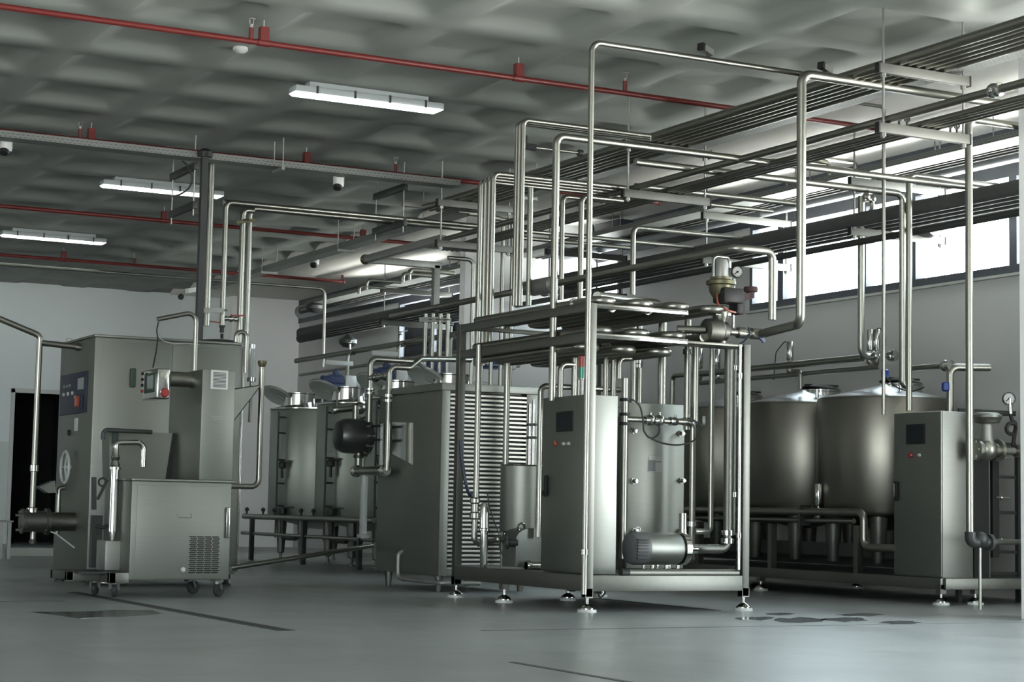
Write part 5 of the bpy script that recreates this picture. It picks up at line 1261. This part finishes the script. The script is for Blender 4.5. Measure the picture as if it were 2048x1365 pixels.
mb = MB(); mb.lathe([(.026, 0), (.04, .01), (.04, .05), (.03, .06), (.03, .12), (.04, .13), (.04, .16), (.026, .17)], V(qx, 12.95, A(950, 1040, Y=12.95).z), n=16); mb.tube([V(qx, 12.95, A(950, 1040, Y=12.95).z), V(qx, 12.95, A(950, 1080, Y=12.95).z), V(qx+.05, 12.95, A(958, 1090, Y=12.95).z)], .024, .04); obj('valve_body', mb, M['pipe'], c)
c = sv('steel pipe standing in front of the louvres above the balance tank', 1011, 690, 932, 13.1, .024)
q = A(967, 1138, Y=12.8)
t = thing('filter_cartridge', 'slim upright filter housing with a bright sight strip in front of the louvres', 'filter', (q.x, 12.8, zB1))
mb = MB(); mb.lathe([(.024, 0), (.03, .01), (.03, .28), (.044, .285), (.044, .30), (.036, .305), (.036, .46), (.028, .49), (0, .5)], (q.x, 12.8, zB1), n=20); obj('housing', mb, M['polish'], t)
mb = MB(); mb.box(q.x-.012, 12.766, zB1+.03, q.x+.004, 12.772, zB1+.26); obj('sight_strip', mb, M['gauge'], t)
mb = MB(); mb.tube([V(q.x+.03, 12.8, zB1+.2), V(q.x+.16, 12.8, zB1+.22)], .018); mb.sph((q.x+.12, 12.8, zB1+.22), .03); obj('side_port', mb, M['pipe'], t)
cable('thin black cable hanging from the filter housing to the deck', [A(975, 985, Y=12.75), A(980, 1020, Y=12.75), A(998, 1070, Y=12.72), A(1000, 1100, Y=12.7), A(1012, 1118, Y=12.68)], .005)
cable('blue hose hanging behind the left skid post', [A(920, 880, Y=13.2), A(924, 920, Y=13.2), A(930, 960, Y=13.2), A(938, 988, Y=13.15), A(945, 990, Y=13.1)], .014, 'navy')
# sight tubes between chiller and cabinet
for i, (px, yt) in enumerate(((1058, 808), (1066, 800))):
    q = A(px, 930, Y=13.5)
    c = run('slim steel tube with black clamps between chiller and cabinet pipe, %s of two' % ('left', 'right')[i], [V(q.x, 13.5, .8), V(q.x, 13.5, ZV(px+1, yt, q.x, 13.5))], .016, 'polish')
    for py in (850, 876):
        mb = MB(); mb.lathe([(.017, -.012), (.028, -.01), (.028, .01), (.017, .012)], V(q.x, 13.5, ZV(px, py, q.x, 13.5)), n=12); obj('clamp', mb, M['darkmetal'], c)
# flow diversion valve on the shelf
vx, vy = A(1441, 660, Y=11.55).x, 11.55
def vzz(py): return ZV(1441, py, vx, vy)
t = thing('control_valve', 'tall pneumatic control valve with steel bell cap and dull brass flange on the skid shelf', 'valve', (vx, vy, zR))
mb = MB(); mb.lathe([(.05, zR), (.05, vzz(640)), (.06, vzz(636)), (.062, vzz(620)), (.05, vzz(612))], (vx, vy, 0), n=24); mb.box(vx-.075, vy-.05, vzz(632), vx+.06, vy+.05, vzz(624)); obj('stem_housing', mb, M['pipe'], t)
mb = MB(); mb.lathe([(.055, vzz(598)), (.085, vzz(585)), (.092, vzz(572)), (.112, vzz(570)), (.112, vzz(563)), (.08, vzz(560)), (.08, vzz(555))], (vx, vy, 0), n=26); obj('flange', mb, M['olive'], t)
mb = MB(); mb.lathe([(.055, vzz(556)), (.055, vzz(528)), (.045, vzz(520)), (0, vzz(518))], (vx, vy, 0), n=20); obj('bell_cap', mb, M['galv'], t)
mb = MB(); mb.tube([V(vx-.068, vy, vzz(556)), V(vx-.068, vy, vzz(514)), V(vx+.075, vy, vzz(514)), V(vx+.075, vy, vzz(535))], .012, .035); obj('pull_handle', mb, M['polish'], t)
mb = MB(); mb.box(vx-.05, vy-.12, vzz(608), vx+.13, vy+.04, vzz(578), .015); mb.box(vx+.10, vy-.07, vzz(628), vx+.17, vy+.05, vzz(584), .012); obj('actuator', mb, M['black'], t)
cx2 = A(1501, 588, Y=vy).x
mb = MB(); mb.lathe([(.0, .03), (.05, .02), (.055, 0), (.05, -.015), (.03, -.02), (.03, -.06)], (cx2, vy, ZV(1500, 580, cx2, vy)), n=20); mb.beam((cx2, vy, ZV(1500, 592, cx2, vy)), (vx+.1, vy, vzz(600)), .05, .05); obj('solenoid', mb, M['maroon'], t)
cable('orange signal wire sagging under the control valve', [V(vx-.07, vy-.05, vzz(590)), V(vx-.06, vy-.06, vzz(612)), V(vx, vy-.08, vzz(622)), V(vx+.08, vy-.08, vzz(626))], .008, 'orange')
mb = MB(); mb.cyl((vx+.115, vy, vzz(655)), (vx+.115, vy, vzz(556)), .011); tag(obj('gauge_stem', mb, M['polish']), 'thin steel stem under the pressure gauge of the control valve', 'pipe')
gp = A(1475, 544, Y=vy-.02)
def gauge(label, c, r, ax):
    t = thing('pressure_gauge', label, 'gauge', c, 'round pressure gauges')
    ax = Vector(ax).normalized()
    mb = MB(); mb.lathe([(0, -.03), (r, -.03), (r*1.05, -.02), (r*1.05, .006), (r*.93, .008), (r*.93, .0), (0, .0)], c, ax, 28); obj('case', mb, M['black'], t)
    mb = MB(); mb.lathe([(0, .003), (r*.92, .003), (r*.92, .0)], c, ax, 28); dl_ = obj('dial', mb, M['gauge'], t)
    mb = MB(); a_, b_ = mb._frame(ax); d_ = (a_*.6+b_*.5).normalized(); mb.beam(c+ax*.005-d_*r*.2, c+ax*.005+d_*r*.7, .006, .003, up=ax); mb.lathe([(.008, .003), (.008, .008), (0, .008)], c, ax, 10)
    for k in range(9):
        w_ = PI*1.25-k*PI*1.5/8*1.0; d_ = a_*math.cos(w_)+b_*math.sin(w_); mb.beam(c+ax*.0045+d_*r*.72, c+ax*.0045+d_*r*.85, .003, .002, up=ax)
    obj('needle', mb, M['black'], dl_)
    return t
gauge('round pressure gauge on the control valve at the top of the skid', gp, .042, (-.35, -.9, 0))
wx = A(1430, 665, Y=vy).x
t = thing('diverter_body', 'round bolted steel valve body lying on the skid shelf with blue lever', 'valve', (wx, vy, zR))
zz_ = ZV(1428, 663, wx, vy)
mb = MB(); mb.lathe([(.05, -.13), (.085, -.12), (.092, -.06), (.092, -.01), (.075, .01), (.075, .045), (.04, .06), (.03, .09)], (wx+.02, vy-.03, zz_), (1, 0, 0), 28); bd = obj('body', mb, M['frame'], t)
for k in range(8):
    a = 2*PI*k/8
    mb = MB(); mb.cyl((wx-.0, vy-.03+.06*math.cos(a), zz_+.06*math.sin(a)), (wx+.075, vy-.03+.06*math.cos(a), zz_+.06*math.sin(a)), .008, n=6); obj('bolt', mb, M['polish'], bd)
lx = A(1520, 660, Y=vy).x
mb = MB(); mb.tube([V(wx+.08, vy-.03, zz_), V(lx, vy-.03, zz_+.0)], .026); mb.lathe([(.03, 0), (.042, .01), (.042, .07), (.03, .08)], (wx+.17, vy-.03, zz_), (1, 0, 0), 16); mb.lathe([(.03, 0), (.042, .01), (.042, .1), (.03, .11)], (lx-.11, vy-.03, zz_), (1, 0, 0), 16); obj('outlet', mb, M['pipe'], t)
mb = MB(); mb.beam(A(1514, 666, Y=vy-.06), A(1529, 684, Y=vy-.06), .018, .028); obj('lever', mb, M['blue'], t)
mb = MB(); mb.tube([V(wx-.11, vy-.03, zz_), V(wx-.3, vy+.05, zz_)], .03); obj('inlet', mb, M['pipe'], t)
cable('dark blue air hose curving under the diverter valve', [A(1497, 655, Y=vy-.05), A(1497, 672, Y=vy-.05), A(1488, 683, Y=vy-.05), A(1478, 692, Y=vy-.04), A(1478, 710, Y=vy-.03)], .008, 'navy')
cable('black cable coil hanging under the near skid corner', [A(1194, 1180, Y=SY0+.1), A(1200, 1195, Y=SY0+.1), A(1208, 1190, Y=SY0+.1), A(1212, 1181, Y=SY0+.12), A(1222, 1180, Y=SY0+.15)], .007)
cable('thin black cable sagging under the left skid base rail', [A(1130, 1175, Y=12.2), A(1138, 1182, Y=12.1), A(1150, 1182, Y=12.0), A(1158, 1176, Y=12.0)], .005)
# ------------------------------------------------------------------ large cleaning tanks at right
CXC, CR = 10.9, .60
CPX = [1768, 1606, 1452]
clab = ['large stainless tank nearest the right cabinet, bright cone roof', 'large stainless tank in the middle of the right row', 'large stainless tank mostly hidden behind the skid posts']
CZ0_, CZ1_ = A(1700, 1030, X=CXC-.5).z, A(1768, 790, X=CXC-.35).z
CY = [A(px, 900, X=CXC).y for px in CPX]
for i, y in enumerate(CY):
    t = thing('cleaning_tank', clab[i], 'tank', (CXC, y, 0), 'large stainless tanks in a row')
    mb = MB(); mb.lathe([(0, CZ0_-.14), (.1, CZ0_-.13), (CR-.02, CZ0_), (CR, CZ0_+.03), (CR, CZ1_-.03), (CR-.008, CZ1_-.012), (CR-.03, CZ1_)], (CXC, y, 0), n=56); obj('shell', mb, M['tanksteel'], t)
    mb = MB(); mb.lathe([(CR-.028, CZ1_-.002), (CR-.06, CZ1_+.006), (.05, CZ1_+.115), (.03, CZ1_+.13), (0, CZ1_+.132)], (CXC, y, 0), n=56); obj('cone_roof', mb, M['cone'], t)
    mb = MB(); mb.lathe([(.19, CZ1_), (.19, CZ1_+.13), (.2, CZ1_+.135), (.2, CZ1_+.15), (.18, CZ1_+.15)], (CXC+.28, y+.1, 0), n=30); mw = obj('manway', mb, M['polish'], t)
    mb = MB(); mb.lathe([(0, .035), (.12, .03), (.195, .0), (.2, -.012), (0, -.01)], (CXC+.28, y+.1, CZ1_+.165), (.1, 0, 1), 30); mb.beam((CXC+.06, y+.05, CZ1_+.19), (CXC+.5, y+.12, CZ1_+.20), .03, .02); obj('lid', mb, M['darkmetal'], mw)
    mb = MB(); mb.box(CXC-CR*.89-.01, y+.16, CZ1_-.15, CXC-CR*.89+.02, y+.24, CZ1_-.07); obj('name_plate', mb, M['steelh'], t)
    for a in (PI/4, 3*PI/4, 5*PI/4, 7*PI/4):
        x, yy = CXC+.45*math.cos(a), y+.45*math.sin(a)
        mb = MB(); mb.lathe([(.05, .29), (.055, .3), (.085, CZ0_+.06)], (x, yy, 0), n=18); obj('leg', mb, M['frame'], t)
    mb = MB(); mb.cyl((CXC-.1, y-.35, CZ1_), (CXC-.1, y-.35, CZ1_+.11), .016); mb.lathe([(.025, 0), (.025, .03)], (CXC-.1, y-.35, CZ1_+.09)); obj('probe', mb, M['polish'], t)
# base frame under the tanks, open towards the room
BX0, BX1 = 10.22, 11.55
BY0, BY1 = 11.86, CY[2]+.75
bz0, bz1 = .125, .215
t = thing('tank_base_frame', 'long low stainless base frame under the large tanks and right cabinet', 'frame', ((BX0+BX1)/2, (BY0+BY1)/2, 0))
for a, b in (((BX0, BY0), (BX0, BY1)), ((BX1, BY0), (BX1, BY1)), ((BX0, BY0), (BX1+.3, BY0)), ((BX0, BY1), (BX1, BY1)), ((BX0, 13.0), (BX1, 13.0)), ((BX0, 14.3), (BX1, 14.3)), ((BX0, 15.5), (BX1, 15.5))):
    mb = MB(); mb.beam((*a, (bz0+bz1)/2), (*b, (bz0+bz1)/2), .06, bz1-bz0, bev=.004); obj('rail', mb, M['frame'], t)
for y in (12.95, 14.2, 15.4):
    mb = MB(); mb.beam((BX0, y, bz1), (BX0, y, .62), .06, .06); obj('upright', mb, M['frame'], t)
mb = MB(); mb.box(BX0+.03, BY0+.03, bz1-.01, BX1-.03, BY1-.03, bz1); obj('drip_tray', mb, M['darkmetal'], t)
for x, y in ((BX0, BY0+.03), (BX0, CY[1]-.28), (BX0, CY[2]), (BX1, BY0+.03), (BX1, CY[1]), (BX0+.35, BY0+.02)): foot(x, y, t, .12)
mb = MB(); mb.beam((BX0+.4, BY0+.5, .40), (BX0+.4, BY1-.2, .40), .05, .12); mb.beam((BX0+.7, BY0+.5, .33), (BX0+.7, BY1-.2, .33), .05, .16); tag(obj('pipe_trunking', mb, M['darkmetal']), 'dark trunking lying on the base frame below the large tanks', 'trunking')
# low pipes in front of the tanks
Xp = 10.24
p0, p1 = A(1372, 1024, X=Xp), A(1728, 1026, X=Xp); zz = p1.z
p2, p3 = A(1738, 1096, X=Xp), A(1790, 1098, X=Xp)
run('upper steel pipe before the large tanks, bending down towards the right cabinet', [V(Xp, p0.y, zz), V(Xp, p1.y, zz), V(Xp, p1.y, p2.z), V(Xp, p3.y-.05, p2.z)], .034, bend=.07, group='low pipes before the large tanks')
p0, p1 = A(1372, 1044, X=Xp+.04), A(1708, 1042, X=Xp+.04); zz2 = p1.z-.005
run('lower steel pipe before the large tanks, ending in a dark valve', [V(Xp+.04, p0.y, zz2), V(Xp+.04, p1.y, zz2)], .024, group='low pipes before the large tanks')
mb = MB()
p = A(1603, 1030, X=Xp); mb.box(Xp-.03, p.y-.02, zz2-.05, Xp+.09, p.y+.02, zz+.06); tag(obj('pipe_bracket', mb, M['darkmetal']), 'dark bracket joining the two low pipes before the large tanks', 'bracket')
def actuator(label, px, ytop, ybot, X, r=.035, wire=None):
    q = A(px, ybot, X=X); zt_ = ZV(px, ytop, q.x, q.y)
    t = thing('valve_actuator', label, 'valve', q, 'upright valve actuators')
    mb = MB(); mb.lathe([(r*.8, 0), (r, .012), (r, zt_-q.z-.012), (r*.8, zt_-q.z)], q, n=18); obj('cylinder', mb, M['polish'], t)
    mb = MB(); mb.cyl(q+V(0, 0, -.07), q, .014); mb.sph(q+V(0, 0, -.09), .038); obj('valve_seat', mb, M['pipe'], t)
    if wire:
        mb = MB(); P = [A(a, b, X=X) for a, b in wire]; mb.tube(P, .005, .05, n=6); obj('air_line', mb, M['black'], t)
    return t
Xh = 10.75
for i, (yy0, yy1, r_) in enumerate((((1497, 736), (1725, 719), .033), ((1400, 766), (1760, 735), .024))):
    a, b = A(yy0[0], yy0[1], X=Xh), A(yy1[0], yy1[1], X=Xh); z_ = (a.z+b.z)/2
    run('steel header pipe above the large tanks, %s of two' % ('upper', 'lower')[i], [V(Xh, A(1385, 750, X=Xh).y if i == 0 else a.y, z_), V(Xh, b.y, z_)], r_, group='header pipes above the large tanks')
a = A(1345, 752, X=Xh+.1); b = A(1368, 752, X=Xh+.1)
run('bent steel pipe dropping to the hidden large tank behind the skid', [V(Xh+.1, A(1420, 752, X=Xh+.1).y, a.z), V(Xh+.1, a.y, a.z), V(Xh+.1, a.y, CZ1_+.02)], .026, bend=.06)
a, b = A(1825, 738, X=Xh), A(1886, 731, X=Xh)
c = run('steel header pipe at right above the nearest large tank, ending in a wide bend', [V(Xh, a.y, (a.z+b.z)/2), V(Xh, b.y, (a.z+b.z)/2)], .026, group='header pipes above the large tanks')
q = A(1900, 735, X=Xh); zt_ = q.z
c = run('steel pipe rising from the right cabinet and bending right at the tank header', [V(q.x, q.y, A(1903, 825, X=Xh).z), V(q.x, q.y, zt_), V(q.x+.35, q.y-.1, zt_+.01)], .032, bend=.07)
mb = MB(); mb.sph(A(1890, 732, X=Xh), .05); mb.lathe([(.03, -.03), (.045, -.028), (.045, .028), (.03, .03)], A(1890, 732, X=Xh)+V(0, -.05, 0), (0, 1, 0), 16); obj('union', mb, M['polish'], c)
actuator('upright valve actuator above the middle large tank with a curved air line', 1580, 684, 722, Xh, .034, [(1547, 760), (1552, 705), (1570, 682), (1578, 690)])
actuator('upright valve actuator beside the risers above the nearest large tank, left of the close pair', 1740, 660, 703, Xh+.1, .03)
actuator('upright valve actuator beside the risers, right of the close pair', 1753, 659, 703, Xh, .036, [(1768, 735), (1771, 672), (1760, 655), (1752, 660)])
actuator('upright valve actuator between the two risers right of the close pair', 1806, 664, 698, Xh, .03)
actuator('upright valve actuator behind the right skid posts, left of two', 1398, 698, 738, Xh+.1, .042)
actuator('upright valve actuator behind the right skid posts, right of two', 1433, 700, 738, Xh+.1, .042)
actuator('slim upright valve actuator in the gap between two large tanks', 1637, 968, 1012, Xp+.05, .036)
for px, py, r_, lab in ((1752, 715, .055, 'largest, at the foot of the left riser'), (1782, 712, .05, 'between the two risers'), (1810, 745, .045, 'lowest, right of the risers'), (1806, 700, .035, 'topmost small one'), (1808, 726, .035, 'middle small one')):
    p = A(px, py, X=Xh-.02); mb = MB(); mb.sph(p, r_); mb.lathe([(r_*.6, -.05), (r_*1.05, -.045), (r_*1.05, -.02), (r_*.6, -.015)], p, (0, 1, 0), 16); tag(obj('ball_valve', mb, M['polish']), 'polished valve ball above the nearest large tank, '+lab, 'valve', 'valve balls above the nearest large tank')
for px, py in ((1770, 748), (1891, 774)):
    p = A(px, py, X=Xh-.05); mb = MB(); mb.lathe([(.02, -.04), (.034, -.03), (.034, .03), (.02, .04)], p, n=14); tag(obj('plug', mb, M['bluep']), 'small blue plastic plug above the nearest large tank, %s' % ('left of the riser' if px < 1800 else 'at its right rim'), 'plug')
cable('dark cable sagging over the roof of the nearest large tank', [A(1772, 755, X=10.6), A(1785, 768, X=10.6), A(1800, 778, X=10.6), A(1825, 783, X=10.6), A(1848, 775, X=10.6)], .006)
run('short steel pipe rising to the header from the middle large tank', [A(1601, 778, X=Xh-.02), V(Xh-.02, A(1601, 778, X=Xh-.02).y, A(1603, 742, X=Xh-.02).z), V(Xh-.02, A(1585, 742, X=Xh-.02).y, A(1603, 742, X=Xh-.02).z)], .02, bend=.04)
# ------------------------------------------------------------------ right cabinet and steam station
GX0, GY0 = 10.21, 11.88
GX1, GY1 = A(1946, 950, Y=GY0).x, A(1788, 950, X=GX0).y
gz0, gz1 = bz1+.0, ZV(1889, 822, GX0, GY0)
t = thing('control_cabinet', 'stainless control cabinet at the right edge before the large tanks', 'cabinet', (GX0, GY0, gz0))
mb = MB(); mb.box(GX0+.02, GY0, gz0, GX1, GY1, gz1, .005); obj('body', mb, M['steel'], t)
mb = MB(); mb.box(GX0, GY0-.004, gz0+.01, GX0+.016, GY1, gz1-.004, .004); d_ = obj('door', mb, M['steel'], t)
mb = MB(); mb.box(GX0+.016, GY0+.004, gz0+.012, GX0+.021, GY1-.004, gz1-.01); obj('door_seal', mb, M['black'], t)
a, b = A(1813, 889, X=GX0), A(1850, 848, X=GX0)
mb = MB(); mb.box(GX0-.008, a.y, a.z, GX0, b.y, b.z, .003); s_ = obj('touch_screen', mb, M['black'], d_)
mb = MB(); mb.box(GX0-.010, a.y-.015, a.z+.015, GX0-.0075, b.y+.015, b.z-.015); obj('display', mb, M['screen'], s_)
for px, mt, r_ in ((1822, 'redp', .024), (1840, 'gauge', .014)):
    p = A(px, 911, X=GX0); mb = MB(); mb.lathe([(r_, 0), (r_, .012), (r_*.7, .02), (0, .022)], (GX0, p.y, p.z), (-1, 0, 0), 14); obj('push_button', mb, M[mt], d_)
a = A(1793, 984, X=GX0); mb = MB(); mb.box(GX0-.02, a.y-.022, a.z-.08, GX0, a.y+.022, a.z+.085, .008); hd_ = obj('handle', mb, M['black'], d_)
mb = MB(); mb.box(GX0-.03, a.y-.004, a.z-.045, GX0-.019, a.y+.010, a.z+.07, .004); obj('lever', mb, M['polish'], hd_)
# second plate exchanger, black gasket pack
HX0, HX1, HY = A(1948, 1000, Y=12.0).x, A(1978, 1000, Y=12.0).x, 12.0
z1 = ZV(1960, 900, HX0, HY)
t = thing('gasketed_exchanger', 'dark gasketed plate heat exchanger standing right of the right cabinet', 'heat exchanger', ((HX0+HX1)/2, HY+.2, bz1))
mb = MB()
for i in range(16): mb.box(HX0+.0, HY+.02*i, bz1, HX1, HY+.02*i+.013, z1)
obj('plate_pack', mb, M['black'], t)
xq = A(1992, 1000, Y=12.0).x
mb = MB(); mb.box(xq-.035, 12.0, ZV(1992, 1116, xq, 12.0), xq+.035, 12.05, ZV(1992, 918, xq, 12.0)); obj('guide_bar', mb, M['black'], t)
mb = MB(); mb.box(HX1, HY, bz1, HX1+.012, HY+.33, z1+.03); obj('edge_frame', mb, M['frame'], t)
for py in (916, 996, 1080):
    p = A(2003, py, Y=11.98); mb = MB(); mb.cyl(p+V(-.06, 0, 0), p+V(.09, 0, 0), .009); mb.sph(p, .018); obj('tie_rod', mb, M['polish'], t)
# diaphragm steam valve
sx_, sy_ = A(1974, 900, Y=11.75).x, 11.75
def sz(py): return ZV(1974, py, sx_, sy_)
t = thing('diaphragm_valve', 'steam control valve with wide disc top at the right edge', 'valve', (sx_, sy_, sz(930)))
mb = MB(); mb.lathe([(.04, sz(848)), (.10, sz(846)), (.115, sz(838)), (.125, sz(836)), (.125, sz(832)), (.115, sz(830)), (.09, sz(826)), (0, sz(825))], (sx_, sy_, 0), n=30); obj('diaphragm_head', mb, M['frame'], t)
mb = MB(); mb.lathe([(.055, sz(884)), (.05, sz(880)), (.042, sz(850)), (.06, sz(846))], (sx_, sy_, 0), n=20); obj('yoke', mb, M['galv'], t)
mb = MB(); mb.lathe([(.03, sz(922)), (.06, sz(916)), (.085, sz(905)), (.085, sz(892)), (.06, sz(883))], (sx_, sy_, 0), n=24); mb.lathe([(.05, -.14), (.09, -.135), (.09, -.105), (.06, -.1), (.06, .1), (.09, .105), (.09, .13), (.05, .135)], (sx_, sy_, sz(900)), (1, 0, 0), 24); vb = obj('body', mb, M['pipe'], t)
for k in range(6):
    a = 2*PI*k/6; mb = MB(); mb.cyl((sx_-.145, sy_+.07*math.cos(a), sz(900)+.07*math.sin(a)), (sx_-.09, sy_+.07*math.cos(a), sz(900)+.07*math.sin(a)), .011, n=6); obj('bolt', mb, M['polish'], vb)
xe = A(2046, 900, Y=sy_).x
c = run('polished steel steam pipe from the diaphragm valve to the right edge', [V(sx_+.13, sy_, sz(900)), V(xe, sy_, sz(900))], .034, 'polish')
mb = MB(); mb.cyl((A(2030, 900, Y=sy_).x, sy_, sz(900)), (xe+.02, sy_, sz(900)), .05); obj('flange', mb, M['frame'], c)
gx_ = A(2018, 798, Y=sy_)
gauge('round pressure gauge on a coiled siphon pipe at the right edge', gx_, .05, (-.45, -.9, 0))
P = [A(2020, 812, Y=sy_), A(2021, 830, Y=sy_), A(2025, 842, Y=sy_), A(2031, 850, Y=sy_), A(2027, 868, Y=sy_), A(2016, 866, Y=sy_-.01), A(2013, 856, Y=sy_-.02), A(2020, 847, Y=sy_-.03), A(2031, 852, Y=sy_-.03), A(2029, 870, Y=sy_), A(2026, 892, Y=sy_)]
cable('black coiled siphon pipe under the right pressure gauge', P, .016, 'black')
mb = MB(); mb.cyl(P[0], P[0]+V(0, 0, .06), .014); mb.cyl(A(2021, 828, Y=sy_), A(2020, 812, Y=sy_), .018); tag(obj('gauge_stem', mb, M['polish']), 'steel stem under the right pressure gauge', 'pipe')
# dark valve at the foot of the tall riser, with its thin drain pipe
vq = A(1941, 1080, Y=11.3)
t = thing('steam_trap', 'dark steam trap at the foot of the tall riser with thin drain pipe', 'valve', (vq.x, 11.3, 0))
mb = MB(); mb.tube([V(vq.x, 11.3, vq.z+.06), V(vq.x, 11.3, vq.z-.02), V(vq.x+.2, 11.3, vq.z-.02)], .045, .06); mb.sph(V(vq.x+.1, 11.3, vq.z-.0), .065); mb.lathe([(.05, -.02), (.065, -.015), (.065, .015), (.05, .02)], V(vq.x+.19, 11.3, vq.z-.02), (1, 0, 0)); obj('body', mb, M['darkmetal'], t)
mb = MB(); mb.cyl((vq.x+.095, 11.3, .0), (vq.x+.095, 11.3, vq.z-.04), .0125); obj('drain_pipe', mb, M['pipe'], t)
mb = MB(); mb.tube([V(vq.x+.2, 11.3, vq.z-.02), V(vq.x+.5, 11.5, vq.z-.02), V(vq.x+.9, 11.7, vq.z-.02)], .022); obj('outlet', mb, M['pipe'], t)
# open steel stand at the right edge
zs_ = [ZV(2020, py, 11.0, 12.1) for py in (822, 887, 954, 1026)]
x0, x1 = 10.72, 11.35
t = thing('pipe_stand', 'open dark steel stand with horizontal bars at the right edge', 'frame', ((x0+x1)/2, 12.25, 0))
for zz in zs_ + [.42, .24]:
    mb = MB(); mb.beam((x0, 12.25, zz), (x1, 12.25, zz), .022, .028); obj('crossbar', mb, M['darkmetal'], t)
for x in (x0, A(2036, 950, Y=12.25).x):
    mb = MB(); mb.beam((x, 12.25, 0), (x, 12.25, zs_[1]), .04, .04); obj('post', mb, M['darkmetal'], t)
p = [A(1905, 822, X=10.5), A(1990, 818, X=11.0), A(2036, 815, X=11.2)]
run('dark cable tube running from the right cabinet roof to the right edge', [V(10.4, 12.6, gz1+.0), V(11.4, 12.3, gz1+.03)], .012, 'darkmetal')
# ------------------------------------------------------------------ floor: slot drain, joints, puddles, hose under the skid
a, b = A(105, 1187, Z=0), A(618, 1262, Z=0)
mb = MB(); mb.box(3.84, b.y, -.0, 3.94, 14.6, .003); t = tag(obj('slot_drain', mb, M['joint']), 'long dark slot drain in the floor in front of the feeder cart', 'drain')
mb = MB(); mb.box(3.865, b.y, .003, 3.915, 14.6, .004); obj('slot', mb, M['rubber'], t)
mb = MB(); mb.box(4.10, 5.0, 0, 4.135, 7.75, .002); tag(obj('floor_joint', mb, M['joint']), 'dark expansion joint at the bottom edge of the floor', 'joint', 'floor joints')
mb = MB(); mb.box(5.0, 9.785, 0, 9.5, 9.81, .002); tag(obj('floor_joint', mb, M['joint']), 'dark joint crossing the bright floor left to right at lower right', 'joint', 'floor joints')
mb = MB(); mb.box(1.5, 13.3, 0, 3.5, 13.34, .002); tag(obj('floor_joint', mb, M['joint']), 'dark joint in the floor at the left edge', 'joint', 'floor joints')
mb = MB(); mb.box(7.78, 11.5, 0, 7.83, 13.3, .002); tag(obj('floor_joint', mb, M['joint']), 'dark joint in the floor under the steel skid', 'joint', 'floor joints')
def puddle(label, pts):
    P = [A(x, y, Z=0) for x, y in pts]
    mb = MB(); mb.prism([(p.x, p.y, 0.0) for p in P], (0, 0, .0015)); return tag(obj('puddle', mb, M['puddle' if 'pointed' in label else 'film']), label, 'puddle', 'wet patches on the floor')
puddle('pointed dark wet patch on the floor left of the slot drain', [(60, 1225), (110, 1231), (160, 1238), (250, 1234), (325, 1229), (305, 1222), (240, 1221), (170, 1224), (110, 1225)])
random.seed(3)
for k, (cx_, cy_, w_, h_) in enumerate(((1510, 1238, 40, 4), (1600, 1242, 52, 6), (1690, 1240, 46, 5), (1800, 1246, 40, 4), (1560, 1229, 30, 3), (1720, 1231, 45, 3))):
    n = 16
    pts = [(cx_+w_*math.cos(2*PI*i/n)*(.7+.5*random.random()), cy_+h_*math.sin(2*PI*i/n)*(.6+.6*random.random())) for i in range(n)]
    puddle('wet patch on the floor before the large tanks, %s' % ('leftmost of the front row', 'second of the front row', 'third of the front row', 'rightmost of the front row', 'left of the back row', 'right of the back row')[k], pts)
# small white bench at the left edge
bx = [A(px, 1100, Z=0) for px in (22, -60)]
y_ = A(14, 1119, Z=0).y
x_ = A(20, 1119, Z=0).x
zt_ = ZV(20, 1042, x_, y_)
t = thing('work_bench', 'low pale steel bench cut off by the left edge', 'bench', (x_-.4, y_, 0))
mb = MB(); mb.box(x_-1.2, y_-.02, zt_-.02, x_+.02, y_+.5, zt_, .004); obj('top', mb, M['galv'], t)
for x in (x_-.02, x_-.12, x_-1.15):
    for y in (y_+.02, y_+.45):
        mb = MB(); mb.box(x-.02, y-.02, 0, x+.02, y+.02, zt_-.02); obj('leg', mb, M['galv'], t)
